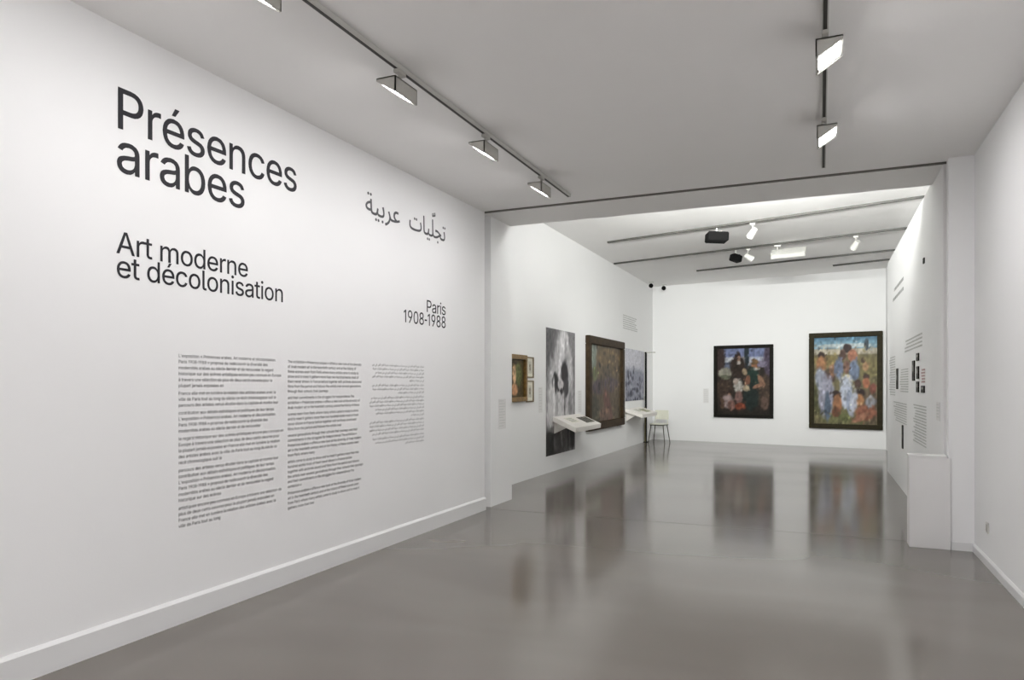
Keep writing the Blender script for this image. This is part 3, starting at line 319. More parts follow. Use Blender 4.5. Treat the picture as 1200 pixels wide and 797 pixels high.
 65227: [298,[[[-3,-3],[2,42],[5,49],[65,49],[97,52],[80,65],[55,97],[46,122],[43,147],[48,182],[59,207],[75,227],[80,232],[105,249],[135,260],[170,263],[195,261],[225,255],[230,252],[221,207],[215,202],[190,207],[165,208],[130,200],[110,182],[106,177],[98,147],[103,122],[123,97],[145,81],[170,72],[190,69],[235,85],[265,98],[283,52],[280,49],[200,20],[110,1],[0,-6]]]],
 65248: [178,[[[60,426],[105,426],[110,424],[111,422],[121,122],[131,77],[150,57],[155,54],[185,49],[202,42],[205,39],[210,22],[203,7],[200,2],[180,-5],[135,3],[110,23],[105,32],[100,29],[95,21],[90,18],[55,0],[0,-6],[-3,-3],[3,47],[5,49],[50,55],[60,62],[65,77],[66,122],[56,422]]]],
 65268: [221,[[[70,-117],[65,-117],[45,-108],[36,-85],[45,-63],[65,-54],[70,-54],[90,-62],[92,-65],[100,-85],[93,-105],[90,-108]],[[150,-118],[130,-110],[125,-106],[117,-85],[125,-65],[130,-61],[150,-53],[170,-62],[173,-65],[181,-85],[174,-105],[170,-109]],[[-1,-5],[-3,0],[3,45],[5,48],[50,53],[75,70],[88,105],[100,165],[105,171],[150,162],[153,160],[143,110],[141,90],[142,75],[143,70],[150,60],[175,52],[230,48],[248,40],[253,25],[253,20],[245,5],[240,1],[220,-6],[160,-1],[130,9],[115,28],[110,28],[80,5],[45,-4],[0,-6]]]],
 32: [188,[]],
}

GM = {}
FACE = [BODY_GLYPHS]
def glyph_mesh_data(char):
    """triangulated outline of one character, capitals 0.51 high"""
    ch = char; key = (char, FACE[0] is BODY_GLYPHS)
    if key in GM: return GM[key]
    adv, cont = FACE[0][ord(ch)]
    if not cont:
        GM[key] = (adv / 1000, [], []); return GM[key]
    c = bpy.data.curves.new('glyph', 'CURVE'); c.dimensions = '2D'; c.fill_mode = 'BOTH'
    for k in cont:
        s = c.splines.new('POLY'); s.points.add(len(k) - 1)
        for p, (x, y) in zip(s.points, k): p.co = (x / 1000, y / 1000, 0, 1)
        s.use_cyclic_u = True
    o = bpy.data.objects.new('glyph', c)
    me = o.to_mesh()
    vs = [(v.co.x, v.co.y) for v in me.vertices]; fs = [tuple(p.vertices) for p in me.polygons]
    o.to_mesh_clear(); bpy.data.objects.remove(o); bpy.data.curves.remove(c)
    GM[key] = (adv / 1000, vs, fs)
    return GM[key]
def text_width(t, track=0.0): return sum(glyph_mesh_data(c)[0] + track for c in t)
def ink_bounds(t, track=0.0):
    x = 0; lo = 9e9; hi = -9e9
    for c in t:
        a, vs, fs = glyph_mesh_data(c)
        if vs: lo = min(lo, x + min(v[0] for v in vs)); hi = max(hi, x + max(v[0] for v in vs))
        x += a + track
    return lo, hi
def line_mesh(t, sx, sz, name='text_line'):
    """a whole line in one mesh, drawn in the y-z plane facing +x"""
    V = []; F = []; x = 0
    for c in t:
        a, vs, fs = glyph_mesh_data(c); n = len(V)
        V += [(0, (x + u) * sx, v * sz) for u, v in vs]; F += [tuple(n + i for i in f) for f in fs]; x += a
    me = bpy.data.meshes.new(name); me.from_pydata(V, [], F); me.update(); return me
def letters(t, parent, y0, y1, z, size, m, track=0.0, name='letter', off=0.0):
    """single letters between y0 and y1 (ink to ink) on baseline z"""
    lo, hi = ink_bounds(t, track); sx = (y1 - y0) / (hi - lo); x = -lo; cache = {}
    for c in t:
        a, vs, fs = glyph_mesh_data(c)
        if vs:
            if c not in cache:
                me = bpy.data.meshes.new('letter'); me.from_pydata([(0, u * sx, v * size) for u, v in vs], [], fs); me.update(); me.materials.append(m); cache[c] = me
            o = link(name, cache[c], None, parent, loc=(off, y0 + x * sx, z))
        x += a + track
WX = XL + 0.0015
CAP = 1 / 0.509
FACE[0] = TITLE_GLYPHS
t = thing('wall_lettering', 'huge dark two-line title reading Présences arabes, high on the left wall', 'lettering', (WX, 0, 0))
letters('Présences', t, 2.822, 4.335, 2.976, 0.236 * CAP, M['ink'], -.02)
letters('arabes', t, 2.815, 3.797, 2.728, 0.236 * CAP, M['ink'], -.02)
t = thing('wall_lettering', 'medium two-line subtitle reading Art moderne et décolonisation on the left wall', 'lettering', (WX, 0, 0))
letters('Art moderne', t, 2.812, 3.828, 2.256, 0.127 * CAP, M['ink'], -.02)
letters('et décolonisation', t, 2.815, 4.182, 2.119, 0.127 * CAP, M['ink'], -.02)
t = thing('wall_lettering', 'small two-line lettering reading Paris 1908-1988 near the opening', 'lettering', (WX, 0, 0))
letters('Paris', t, 6.298, 6.695, 2.247, 0.122 * CAP, M['ink'], -.02)
letters('1908-1988', t, 5.861, 6.695, 2.108, 0.122 * CAP, M['ink'], -.02)
t = thing('wall_lettering', 'grey Arabic title line in calligraphic letters, high on the left wall', 'lettering', (WX, 0, 0))
AR1 = '\uFE95\uFE8E\uFEF4\uFEE0\uFEA0\uFE97'; AR2 = '\uFE94\uFEF4\uFE91\uFEAE\uFECB'
ARZ, ARS = 3.035, 0.43
letters(AR1, t, 5.96, 6.690, ARZ, ARS, M['ink2'])
letters(AR2, t, 5.232, 5.795, ARZ, ARS, M['ink2'])
lo, hi = ink_bounds(AR1); k = (6.690 - 5.96) / (hi - lo)
xs = sum(glyph_mesh_data(c)[0] for c in AR1[:3]) - lo
link('shadda_mark', line_mesh('\u0651', k, ARS), M['ink2'], t, loc=(0, 5.96 + xs * k + .02, ARZ + .06))

FACE[0] = BODY_GLYPHS
FR = ("L'exposition « Présences arabes. Art moderne et décolonisation. Paris 1908-1988 » propose de redécouvrir la diversité des modernités arabes au siècle dernier et de renouveler le regard historique sur des scènes artistiques encore peu connues en Europe "
      "à travers une sélection de plus de deux cents oeuvres pour la plupart jamais exposées en France elle met en lumière la relation des artistes arabes avec la ville de Paris tout au long du siècle "
      "ce récit chronologique suit le parcours des artistes venus étudier dans la capitale et montre leur contribution aux débats esthétiques et politiques de leur temps ").split()
EN = ("The exhibition « Présences arabes » offers a new look at the diversity of Arab modern art in the twentieth century and at the history of these scenes seen from Paris where many artists came to study to show and to meet "
      "it gathers more than two hundred works most of them never shown in France before together with archives sound and films from the period and follows the artists over several generations "
      "through their schools their journeys and their commitments in the struggles for independence ").split()
ARW = ['\uFE95\uFE8E\uFEF4\uFEE0\uFEA0\uFE97', '\uFE94\uFEF4\uFE91\uFEAE\uFECB', '\uFE91\uFEAE\uFECC\uFEDF\uFE8D', '\uFEE6\uFED4\uFEDF\uFE8D', '\uFEB2'.replace('\uFEB2', '\uFEF2\uFED3'), '\uFEAF'.replace('\uFEAF', '\uFEE6\uFEE3'), '\uFE94\uFEE8\uFEF3\uFEAA\uFEE3', '\uFEAE\uFEA3', '\uFEE2\uFEEC\uFEDF\uFE8E\uFEE4\uFECB']
def compose(words, paras, y0, y1, size, rnd, rtl=False, m=M['ink'], ztop=0, pitch=.039, gap=.3, label=None):
    t = thing('wall_text', label, 'wall text', (WX, 0, 0), group='introduction text columns')
    z = ztop; wi = 0; W = (y1 - y0)
    for n, last in paras:
        p = bpy.data.objects.new('paragraph', None); COL.objects.link(p); p.parent = t; p.empty_display_size = 0.05
        for i in range(n):
            frac = last if i == n - 1 else rnd.uniform(.93, 1.0)
            s = ''
            while True:
                nw = words[wi % len(words)]
                cand = (nw + ' ' + s if s else nw) if rtl else (s + ' ' + nw if s else nw)
                if text_width(cand) * size > W * frac and s: break
                s = cand; wi += 1
            lw = text_width(s) * size
            link('text_line', line_mesh(s, size, size), m, p, loc=(0, (y1 - lw) if rtl else y0, z - pitch * .7))
            z -= pitch
        z -= pitch * gap
    return t
rn = random.Random(3)
compose(FR, [(6, .47), (3, 1), (4, .75), (5, .38), (6, .48), (4, .38)], 3.24, 4.19, 0.0412, rn, m=M['ink_small'], ztop=1.70, pitch=.0377, gap=.30,
        label='left column of small dark French text on the left wall')
compose(EN, [(7, .5), (3, .95), (4, .68), (5, .36), (6, .25), (4, .36)], 4.235, 5.20, 0.0412, rn, m=M['ink_small'], ztop=1.693, pitch=.0377, gap=.30,
        label='middle column of small dark text between French and Arabic columns')
compose(ARW, [(5, .3), (3, .5), (6, .3), (4, .95), (3, .4)], 5.28, 6.24, 0.0480, rn, rtl=True, m=M['ink_arab'], ztop=1.70, pitch=.0352, gap=.28,
        label='right column of small grey Arabic text, fainter than its neighbours')

def text_bars(name, label, x, rows, y0, y1, ztop, pitch, hgt, m, rnd, face=-1, group=None, left_ragged=False):
    """a block of lettering too small and far to read: words as short printed strokes"""
    V = []; F = []; z = ztop
    for r in range(rows):
        y = y0; end = y1 - (y1 - y0) * rnd.uniform(0, .25)
        while y < end:
            l = min(hgt * rnd.uniform(1.2, 4.5), end - y)
            n = len(V); V += [(0, y, z - hgt), (0, y + l, z - hgt), (0, y + l, z), (0, y, z)]; F.append((n, n + 1, n + 2, n + 3)); y += l + hgt * .7
        z -= pitch
    me = bpy.data.meshes.new(name); me.from_pydata(V, [], F); me.update()
    o = link(name, me, m, None, loc=(x, 0, 0))
    return tag(o, label, 'wall text', group)

# ------------------------------------------------------------ ceiling tracks and wall-washer lamps
def track(name, label, p, q, z, wid=0.036, hgt=0.034, group=None, hm='white_metal'):
    d = Vector(q) - Vector(p); L = d.length; a = math.atan2(d.y, d.x)
    t = thing(name, label, 'light track', (p[0], p[1], z), a, group)
    box('housing', 0, L, -wid / 2, wid / 2, -hgt, 0, M[hm], t, bev=0.003)
    box('slot', 0.01, L - .01, -wid * .3, wid * .3, -hgt - .002, -hgt + .004, M['slot'], t)
    box('end_cap', L, L + .012, -wid / 2, wid / 2, -hgt, 0, M['white_metal'], t)
    return t
track('light_track', 'long white ceiling track with dark slot above the left text wall', (-2.50, -2.6), (-2.50, 7.27), HC)
track('light_track', 'narrow ceiling track with dark slot on the right half of the ceiling', (0.022, -2.6), (0.022, 7.25), HC)

AIM = math.radians(14); SPREAD = 170
def washer(label, x, y, sgn, power, z=HC, group=None, rotz=0.0, W=.26, tint=TINT_MAIN):
    """triangular wedge wall-washer: flat top, deep back, sloping lit opening towards the wall"""
    t = thing('wall_washer_lamp', label, 'lamp', (x, y, z - .034), rotz, group)
    hw = W / 2
    box('track_adapter', -.018, .018, -.05, .05, -.028, -.002, M['metal'], t, bev=.004)
    rod('stem', (0, 0, -.028), (0, 0, -.088), .011, M['metal'], t)
    s = sgn
    # housing shell: open wedge
    top, bot, f, b = -.085, -.185, .092 * s, -.050 * s
    bm = bmesh.new()
    bm_box(bm, min(b, f), max(b, f), -hw, hw, top - .008, top)                       # top plate
    bm_box(bm, min(b, b + .008 * s), max(b, b + .008 * s), -hw, hw, bot, top)         # back plate
    for yy in (-hw, hw - .008):                                                      # cheeks
        bm_prism(bm, [(b, top), (f, top), (f, top - .018), (b + .012 * s, bot), (b, bot)], yy, yy + .008)
    link('housing', finish(bm), M['metal'], t)
    if True:
        bm = bmesh.new(); Q = Vector((f - .006 * s, 0, top - .012)); U = Vector((b + .014 * s, 0, bot + .010)) - Q
        q = [bm.verts.new((Q.x + U.x * k, yy, Q.z + U.z * k)) for k, yy in ((0, -hw + .008), (1, -hw + .008), (1, hw - .008), (0, hw - .008))]
        bm.faces.new(q); link('reflector', finish(bm), M['metal'], t)
    # lens set just inside the opening
    A = Vector((f - .010 * s, 0, top - .022)); B = Vector((b + .020 * s, 0, bot + .004))
    n = Vector((B.z - A.z, 0, -(B.x - A.x))); n.normalize()
    if n.x * s < 0: n = -n
    c = (A + B) / 2; u = (B - A)
    bm = bmesh.new(); vs = []
    for dn in (0, -.006):
        for (k, yy) in ((0, -hw + .05), (1, -hw + .05), (1, hw - .05), (0, hw - .05)):
            pnt = A + u * k + n * dn; vs.append(bm.verts.new((pnt.x, yy, pnt.z)))
    bm.faces.new(vs[:4]); bm.faces.new(vs[4:][::-1])
    for i in range(4): bm.faces.new((vs[i], vs[4 + i], vs[4 + (i + 1) % 4], vs[(i + 1) % 4]))
    link('lens', finish(bm), M['lens'], t)
    rod('swivel', (b * .3, 0, top + .012), (b * .3, 0, top - .001), .02, M['metal'], t)
    n = Vector((s * math.sin(AIM), 0, -math.cos(AIM)))
    l = area_light(t, c + n * .03, n, .08, W - .10, power, tint, SPREAD)
    # align the rectangle: long side along y
    l.rotation_euler = Matrix(((n.cross(Vector((0, 1, 0))).x, 0, -n.x), (n.cross(Vector((0, 1, 0))).y, 1, -n.y), (n.cross(Vector((0, 1, 0))).z, 0, -n.z))).to_euler()
    return t
GA = 'wall-washer lamps on the left track'
LY = [(6.45, 'grey wedge wall-washer on left track, nearest the opening'), (5.20, 'grey wedge wall-washer on left track, second from the opening'),
      (3.915, 'grey wedge wall-washer on left track, third from the opening'), (2.63, 'grey wedge wall-washer cut by the top edge of the photo'),
      (1.35, 'grey wedge wall-washer on left track, fifth from the opening, unseen, added for fill'), (0.05, 'grey wedge wall-washer on left track, sixth from the opening, unseen, added for fill'), (-1.25, 'grey wedge wall-washer on left track, seventh from the opening, unseen, added for fill')]  # out-of-view lamps, added for more light in the room
for y, lb in LY: washer(lb, -2.50, y, -1, WASH_L * (1 if y > 2 else .35), group=GA)
GB = 'wall-washer lamps on the right track'
RY = [(5.92, 'brightly lit wall-washer on right track, nearer the opening'), (4.47, 'brightly lit wall-washer on right track, nearer the viewer'),
      (3.0, 'wall-washer on right track above the viewer, third from the opening, unseen, added for fill'), (1.5, 'wall-washer on right track, fourth from the opening, unseen, added for fill'), (0.0, 'wall-washer on right track, fifth from the opening, unseen, added for fill'), (-1.5, 'wall-washer on right track, sixth from the opening, unseen, added for fill')]  # unseen lamps overhead and behind, added to raise the light level
for y, lb in RY: washer(lb, 0.022, y, 1, WASH_R, group=GB)

for x, lb in ((-2.50, 'unseen wall-washer added at the rear end of the left track, lighting the rear wall for fill'), (0.022, 'unseen wall-washer added at the rear end of the right track, lighting the rear wall for fill')):  # added lamps: the brightly lit rear wall acts as soft fill
    washer(lb, x, -2.1, 1, WASH_R * 5.5, group='added wall-washer lamps facing the rear wall', rotz=math.radians(-90))
# ------------------------------------------------------------ plinth and outlet
t = thing('plinth', 'white box plinth standing against the right end of the opening', 'plinth', (0.75, 7.478, 0))
def plinth_panel(name, *a): return box(name, *a, M['box_white'], t, bev=.003)
plinth_panel('front_panel', 0, .330, -.0, .018, 0, .832)
plinth_panel('side_panel', 0, .018, .018, .19, 0, .832)
plinth_panel('side_panel', .284, .302, .018, .19, 0, .832)
plinth_panel('top_panel', -.004, .302, -.004, .19, .832, .852)
t = thing('wall_socket', 'small white electrical socket low on the right wall', 'socket', (XR, 6.93, 0.32))
box('plate', -.010, 0, -.04, .04, -.045, .045, M['plastic'], t, bev=.003)
box('socket_face', -.014, -.010, -.022, .022, -.028, .028, M['metal'], t, bev=.002)
# ------------------------------------------------------------ pictures
import numpy as np
class Picture:
    """a small painter: soft shapes on a grid, returned as vertex colours (u right, v up)"""
    def __init__(s, nx, ny, seed, base):
        s.nx, s.ny = nx, ny; s.r = np.random.RandomState(seed)
        s.u, s.v = np.meshgrid(np.linspace(0, 1, nx + 1), np.linspace(0, 1, ny + 1))
        s.a = np.zeros((ny + 1, nx + 1, 3)) + np.array(base) / 255.0
    def noise(s, k, stretch=1.0):
        gx, gy = max(2, int(k)), max(2, int(k * stretch))
        g = s.r.rand(gy + 1, gx + 1)
        x = s.u * gx * .999; y = s.v * gy * .999; i = x.astype(int); j = y.astype(int); fx = x - i; fy = y - j
        fx = fx * fx * (3 - 2 * fx); fy = fy * fy * (3 - 2 * fy)
        return (g[j, i] * (1 - fx) + g[j, i + 1] * fx) * (1 - fy) + (g[j + 1, i] * (1 - fx) + g[j + 1, i + 1] * fx) * fy
    def mix(s, mask, col): s.a = s.a * (1 - mask[..., None]) + np.array(col) / 255.0 * mask[..., None]
    def band(s, v0, v1, col, soft=.02, op=1.0):
        m = np.clip((s.v - v0) / soft + .5, 0, 1) * np.clip((v1 - s.v) / soft + .5, 0, 1); s.mix(m * op, col)
    def ell(s, u, v, ru, rv, col, rot=0, soft=.35, op=1.0, rag=.25):
        du, dv = s.u - u, s.v - v; c, k = math.cos(rot), math.sin(rot)
        x = (du * c + dv * k) / ru; y = (-du * k + dv * c) / rv
        d = np.sqrt(x * x + y * y) + (s.noise(22) - .5) * rag
        s.mix(np.clip((1 - d) / soft + .5, 0, 1) * op, col)
    def dabs(s, n, size=.018, amt=.35):
        for i in range(n):
            u, v = s.r.rand(), s.r.rand(); k = lambda t, m: int(min(max(t, 0), 1) * m)
            c = s.a[k(v + s.r.randn() * .02, s.ny), k(u + s.r.randn() * .02, s.nx)] * 255 * (1 + s.r.randn() * amt)
            s.ell(u, v, size * (.5 + s.r.rand()), size * (.6 + 1.4 * s.r.rand()), np.clip(c, 0, 255), s.r.rand() * 3, soft=.8, op=.75, rag=.3)
    def tone(s, gain, desat):
        g = s.a.mean(2, keepdims=True); s.a = np.clip((s.a * (1 - desat) + g * desat) * gain, 0, 1)
    def grain(s, k, amt, stretch=1.0): s.a = np.clip(s.a * (1 + (s.noise(k, stretch)[..., None] - .5) * amt), 0, 1)
    def mesh(s, W, H, y=0.0, name='picture'):
        V = [(float((u - .5) * W), y, float((v - .5) * H)) for u, v in zip(s.u.ravel(), s.v.ravel())]
        n = s.nx + 1
        F = [(j * n + i, j * n + i + 1, (j + 1) * n + i + 1, (j + 1) * n + i) for j in range(s.ny) for i in range(s.nx)]
        me = bpy.data.meshes.new(name); me.from_pydata(V, [], F)
        at = me.color_attributes.new('Col', 'FLOAT_COLOR', 'POINT')
        c = s.a.reshape(-1, 3); c = np.where(c <= .04045, c / 12.92, ((c + .055) / 1.055) ** 2.4)
        at.data.foreach_set('color', np.concatenate([c, np.ones((len(c), 1))], 1).astype(np.float32).ravel()); me.update()
        return me

def framed(name, label, cat, loc, rotz, W, H, fw, depth, fmat, pic, pmat='canvas', mount=0.0, group=None, fwb=None):
    """frame of four bars, backing board and picture; local -y faces the room"""
    t = thing(name, label, cat, loc, rotz, group); fwb = fwb or fw
    x0, x1, z0, z1 = -W / 2, W / 2, -H / 2, H / 2
    bv = min(fw, depth) * .10
    box('frame_rail', x0, x1, -depth, 0, z1 - fw, z1, fmat, t, bev=bv)
    box('frame_rail', x0, x1, -depth, 0, z0, z0 + fwb, fmat, t, bev=bv)
    box('frame_stile', x0, x0 + fw, -depth, 0, z0 + fwb, z1 - fw, fmat, t, bev=bv)
    box('frame_stile', x1 - fw, x1, -depth, 0, z0 + fwb, z1 - fw, fmat, t, bev=bv)
    box('backing', x0 + fw * .6, x1 - fw * .6, -depth * .35, -.002, z0 + fwb * .6, z1 - fw * .6, M['mat_board'] if mount else fmat, t)
    iw, ih = W - 2 * fw - 2 * mount, H - fw - fwb - 2 * mount
    o = link('picture', pic.mesh(iw + (.0 if mount else .01), ih + (.0 if mount else .01), -depth * .35 - .003), M[pmat], t, loc=(0, 0, (fwb - fw) / 2))
    return t
def gallery_back(x): return BL[1] + (x - BL[0]) * (BR[1] - BL[1]) / (BR[0] - BL[0])
AB = math.atan2(BR[1] - BL[1], BR[0] - BL[0])
LWR = math.radians(90)

# family picture, dark frame
p = Picture(66, 84, 1, (50, 43, 36))
p.band(.80, 1.1, (126, 140, 190), .06); p.ell(.45, .80, .5, .07, (205, 210, 220)); p.ell(.8, .82, .25, .05, (196, 204, 224)); p.ell(.25, .74, .3, .05, (110, 120, 150))
p.ell(.05, .85, .10, .3, (72, 54, 52)); p.ell(.57, .9, .045, .22, (46, 60, 70)); p.ell(.97, .8, .09, .25, (88, 74, 96)); p.ell(.85, .76, .10, .05, (150, 140, 170))
p.ell(.16, .63, .13, .08, (168, 164, 146)); p.ell(.15, .56, .10, .04, (112, 116, 92)); p.ell(.12, .38, .2, .15, (78, 60, 48)); p.ell(.9, .35, .16, .25, (84, 66, 52))
p.ell(.40, .72, .15, .16, (58, 42, 34)); p.ell(.40, .90, .055, .05, (58, 40, 36)); p.ell(.42, .84, .035, .045, (168, 128, 106)); p.ell(.42, .78, .04, .03, (190, 180, 168))
p.ell(.53, .65, .045, .05, (170, 146, 112)); p.ell(.71, .74, .055, .05, (178, 112, 74)); p.ell(.71, .79, .085, .045, (128, 94, 58)); p.ell(.71, .68, .075, .028, (224, 214, 200))
p.ell(.68, .53, .13, .16, (34, 62, 52)); p.ell(.65, .28, .14, .22, (36, 50, 46)); p.ell(.84, .50, .045, .11, (170, 124, 94), .5); p.ell(.77, .43, .10, .03, (168, 118, 90), .3); p.ell(.58, .5, .05, .10, (160, 100, 74), -.3)
p.ell(.43, .56, .055, .05, (58, 44, 38)); p.ell(.41, .43, .085, .11, (206, 200, 190)); p.ell(.36, .5, .05, .05, (190, 170, 156), .5); p.ell(.42, .26, .075, .10, (140, 102, 94)); p.ell(.56, .40, .06, .05, (196, 176, 140))
p.ell(.24, .33, .06, .05, (64, 48, 40)); p.ell(.24, .29, .035, .035, (164, 116, 92)); p.ell(.20, .20, .11, .10, (172, 148, 144)); p.ell(.28, .14, .07, .08, (150, 104, 92)); p.ell(.45, .12, .10, .055, (162, 72, 44)); p.ell(.1, .16, .05, .08, (104, 76, 60)); p.ell(.9, .18, .07, .11, (120, 92, 78))
p.dabs(260, .016, .2); p.grain(30, .35); p.tone(.80, .20)
xc, W = -1.826, 1.497
framed('framed_painting', 'dark-framed painting of a family, left of the two on the back wall', 'painting', (xc, gallery_back(xc) - .001, 1.586), AB, W, 1.862, .085, .06, M['frame_dark'], p, group='paintings on the gallery back wall')
# crowd picture, olive frame
p = Picture(70, 96, 2, (128, 118, 78))
p.band(.86, 1.1, (122, 172, 198), .03); p.band(.96, 1.1, (84, 136, 170), .05); p.ell(.5, .90, .5, .025, (198, 214, 216)); p.band(.80, .865, (204, 192, 166), .02); p.ell(.83, .91, .035, .07, (60, 74, 84))
p.ell(.2, .73, .25, .06, (150, 130, 72)); p.ell(.85, .66, .2, .12, (140, 128, 76)); p.ell(.1, .3, .15, .2, (92, 92, 56)); p.ell(.5, .05, .4, .10, (122, 120, 74)); p.ell(.9, .2, .15, .2, (110, 92, 70))
p.ell(.12, .79, .06, .045, (62, 44, 36)); p.ell(.12, .69, .085, .09, (184, 122, 76)); p.ell(.10, .53, .085, .12, (160, 168, 188)); p.ell(.26, .56, .09, .08, (92, 66, 58)); p.ell(.20, .33, .13, .24, (158, 158, 178)); p.ell(.22, .2, .05, .16, (92, 110, 134)); p.ell(.3, .62, .05, .07, (168, 118, 84))
p.ell(.53, .87, .065, .05, (56, 40, 38)); p.ell(.62, .78, .08, .07, (190, 118, 86)); p.ell(.46, .79, .06, .06, (96, 64, 52)); p.ell(.40, .64, .075, .12, (112, 126, 156)); p.ell(.64, .61, .085, .12, (122, 140, 172)); p.ell(.52, .66, .05, .08, (136, 96, 78))
p.ell(.52, .50, .095, .07, (226, 220, 208)); p.ell(.51, .36, .10, .18, (190, 198, 216)); p.ell(.57, .26, .05, .14, (160, 172, 200))
p.ell(.36, .34, .07, .045, (56, 38, 32)); p.ell(.38, .24, .075, .10, (172, 112, 72)); p.ell(.36, .14, .07, .06, (140, 86, 58)); p.ell(.5, .08, .10, .04, (110, 116, 66))
p.ell(.74, .365, .075, .05, (52, 36, 32)); p.ell(.73, .28, .065, .07, (196, 132, 80)); p.ell(.63, .24, .06, .15, (186, 190, 206), -.25); p.ell(.82, .14, .17, .09, (160, 96, 70)); p.ell(.74, .08, .15, .04, (178, 118, 88), .35); p.ell(.90, .26, .08, .06, (150, 150, 156))
p.ell(.83, .54, .05, .035, (72, 48, 40)); p.ell(.83, .47, .06, .06, (196, 116, 78)); p.ell(.70, .46, .05, .05, (90, 62, 52)); p.ell(.93, .41, .05, .06, (150, 84, 66)); p.ell(.82, .66, .05, .05, (176, 132, 88)); p.ell(.78, .73, .035, .03, (96, 72, 52))
p.dabs(300, .015, .2); p.grain(32, .35); p.tone(.88, .20)
xc, W = 0.532, 1.600
framed('framed_painting', 'olive-framed painting of a crowd under blue sky, right on the back wall', 'painting', (xc, gallery_back(xc) - .001, 1.600), AB, W, 2.30, .115, .08, M['frame_green'], p, group='paintings on the gallery back wall')
# big brown picture on the left gallery wall
p = Picture(80, 60, 3, (112, 92, 62))
p.ell(.12, .85, .10, .2, (132, 146, 130)); p.ell(.16, .62, .08, .1, (112, 122, 68)); p.ell(.5, .85, .3, .12, (132, 104, 62)); p.ell(.75, .8, .2, .2, (124, 98, 56))
p.ell(.3, .45, .25, .10, (88, 72, 84)); p.ell(.65, .48, .28, .10, (96, 78, 92)); p.ell(.55, .2, .10, .25, (128, 76, 62), .5); p.ell(.45, .1, .18, .09, (140, 98, 74)); p.ell(.15, .15, .15, .2, (78, 74, 54)); p.ell(.85, .2, .14, .25, (112, 92, 60))
for i in range(46):
    u = .2 + .75 * p.r.rand(); v = .35 + .5 * p.r.rand(); k = p.r.rand()
    p.ell(u, v, .008 + .006 * p.r.rand(), .10 + .08 * p.r.rand(), (70 + 90 * k, 58 + 66 * k, 44 + 40 * k), soft=.6, op=.7, rag=.6)
p.dabs(200, .02); p.grain(46, .4, .4); p.tone(.85, .3)
framed('framed_painting', 'large brown-framed painting of brown vertical forms on left gallery wall', 'painting', (GL, 14.72, 1.530), LWR, 2.73, 1.90, .16, .09, M['frame_brown'], p)
# small gilt picture, half behind the jamb
p = Picture(36, 36, 4, (74, 62, 38))
p.ell(.7, .6, .2, .3, (92, 96, 56)); p.ell(.45, .6, .10, .25, (196, 160, 124)); p.ell(.45, .2, .2, .15, (176, 130, 96)); p.ell(.15, .5, .15, .5, (84, 52, 34)); p.grain(18, .5)
framed('framed_painting', 'small gilt-framed portrait half hidden by the left jamb of the opening', 'painting', (GL, 9.80, 1.600), LWR, .80, .715, .07, .07, M['frame_gold'], p)
for zc, hh, lb in ((1.776, .332, 'upper small drawing in a thin wooden frame beside the gilt portrait'), (1.397, .341, 'lower small drawing in a thin wooden frame beside the gilt portrait')):
    p = Picture(20, 24, int(zc * 100), (206, 204, 190)); p.ell(.5, .5, .3, .3, (168, 164, 150)); p.ell(.45, .65, .1, .1, (130, 126, 112)); p.ell(.55, .35, .2, .08, (150, 146, 130)); p.grain(12, .2)
    framed('framed_drawing', lb, 'drawing', (GL, 10.43, zc), LWR, .29, hh, .02, .025, M['thin_wood'], p, 'print', mount=.05, group='small framed drawings')

def print_panel(name, label, y0, y1, z0, z1, pic):
    t = thing(name, label, 'photograph', (GL, (y0 + y1) / 2, (z0 + z1) / 2), LWR)
    W, H = y1 - y0, z1 - z0
    box('print_board', -W / 2, W / 2, -.012, 0, -H / 2, H / 2, M['box_white'], t)
    link('picture', pic.mesh(W, H, -.0135), M['print'], t)
    return t
p = Picture(60, 84, 5, (146, 144, 146))
p.ell(.0, .9, .4, .5, (112, 110, 112), soft=.9); p.ell(.98, .85, .2, .5, (128, 126, 128), soft=.9)
p.ell(.56, .70, .30, .28, (206, 204, 206)); p.ell(.60, .88, .16, .12, (216, 214, 216)); p.ell(.42, .45, .40, .35, (200, 198, 200)); p.ell(.7, .5, .22, .35, (186, 184, 186)); p.ell(.45, .72, .04, .2, (226, 224, 226), -.3); p.ell(.68, .78, .05, .18, (172, 170, 172), .2)
p.ell(.30, .58, .10, .075, (56, 55, 56)); p.ell(.36, .52, .08, .05, (62, 60, 62)); p.ell(.62, .63, .13, .13, (58, 56, 58)); p.ell(.68, .54, .08, .08, (74, 72, 74)); p.ell(.48, .56, .10, .04, (206, 202, 204)); p.ell(.5, .50, .06, .025, (64, 62, 64)); p.ell(.42, .47, .07, .03, (214, 210, 212))
p.ell(.62, .36, .02, .22, (96, 94, 96)); p.ell(.82, .36, .07, .14, (132, 130, 132)); p.ell(.35, .38, .04, .14, (170, 168, 170)); p.ell(.25, .42, .03, .2, (222, 220, 222))
p.ell(.12, .06, .4, .14, (52, 51, 50)); p.ell(.6, .10, .36, .12, (92, 90, 90)); p.ell(.5, .14, .03, .10, (140, 138, 138), .4); p.ell(.74, .12, .03, .12, (70, 68, 68)); p.ell(.9, .12, .08, .12, (60, 58, 58)); p.ell(.4, .2, .3, .03, (120, 118, 118))
p.grain(40, .25); p.grain(14, .15)
print_panel('photo_print', 'tall black and white photo print of a veiled figure, behind the nearer desk', 11.145, 12.674, .29, 2.47, p)
p = Picture(64, 48, 6, (206, 206, 214))
p.band(-.1, .62, (150, 152, 166), .12)
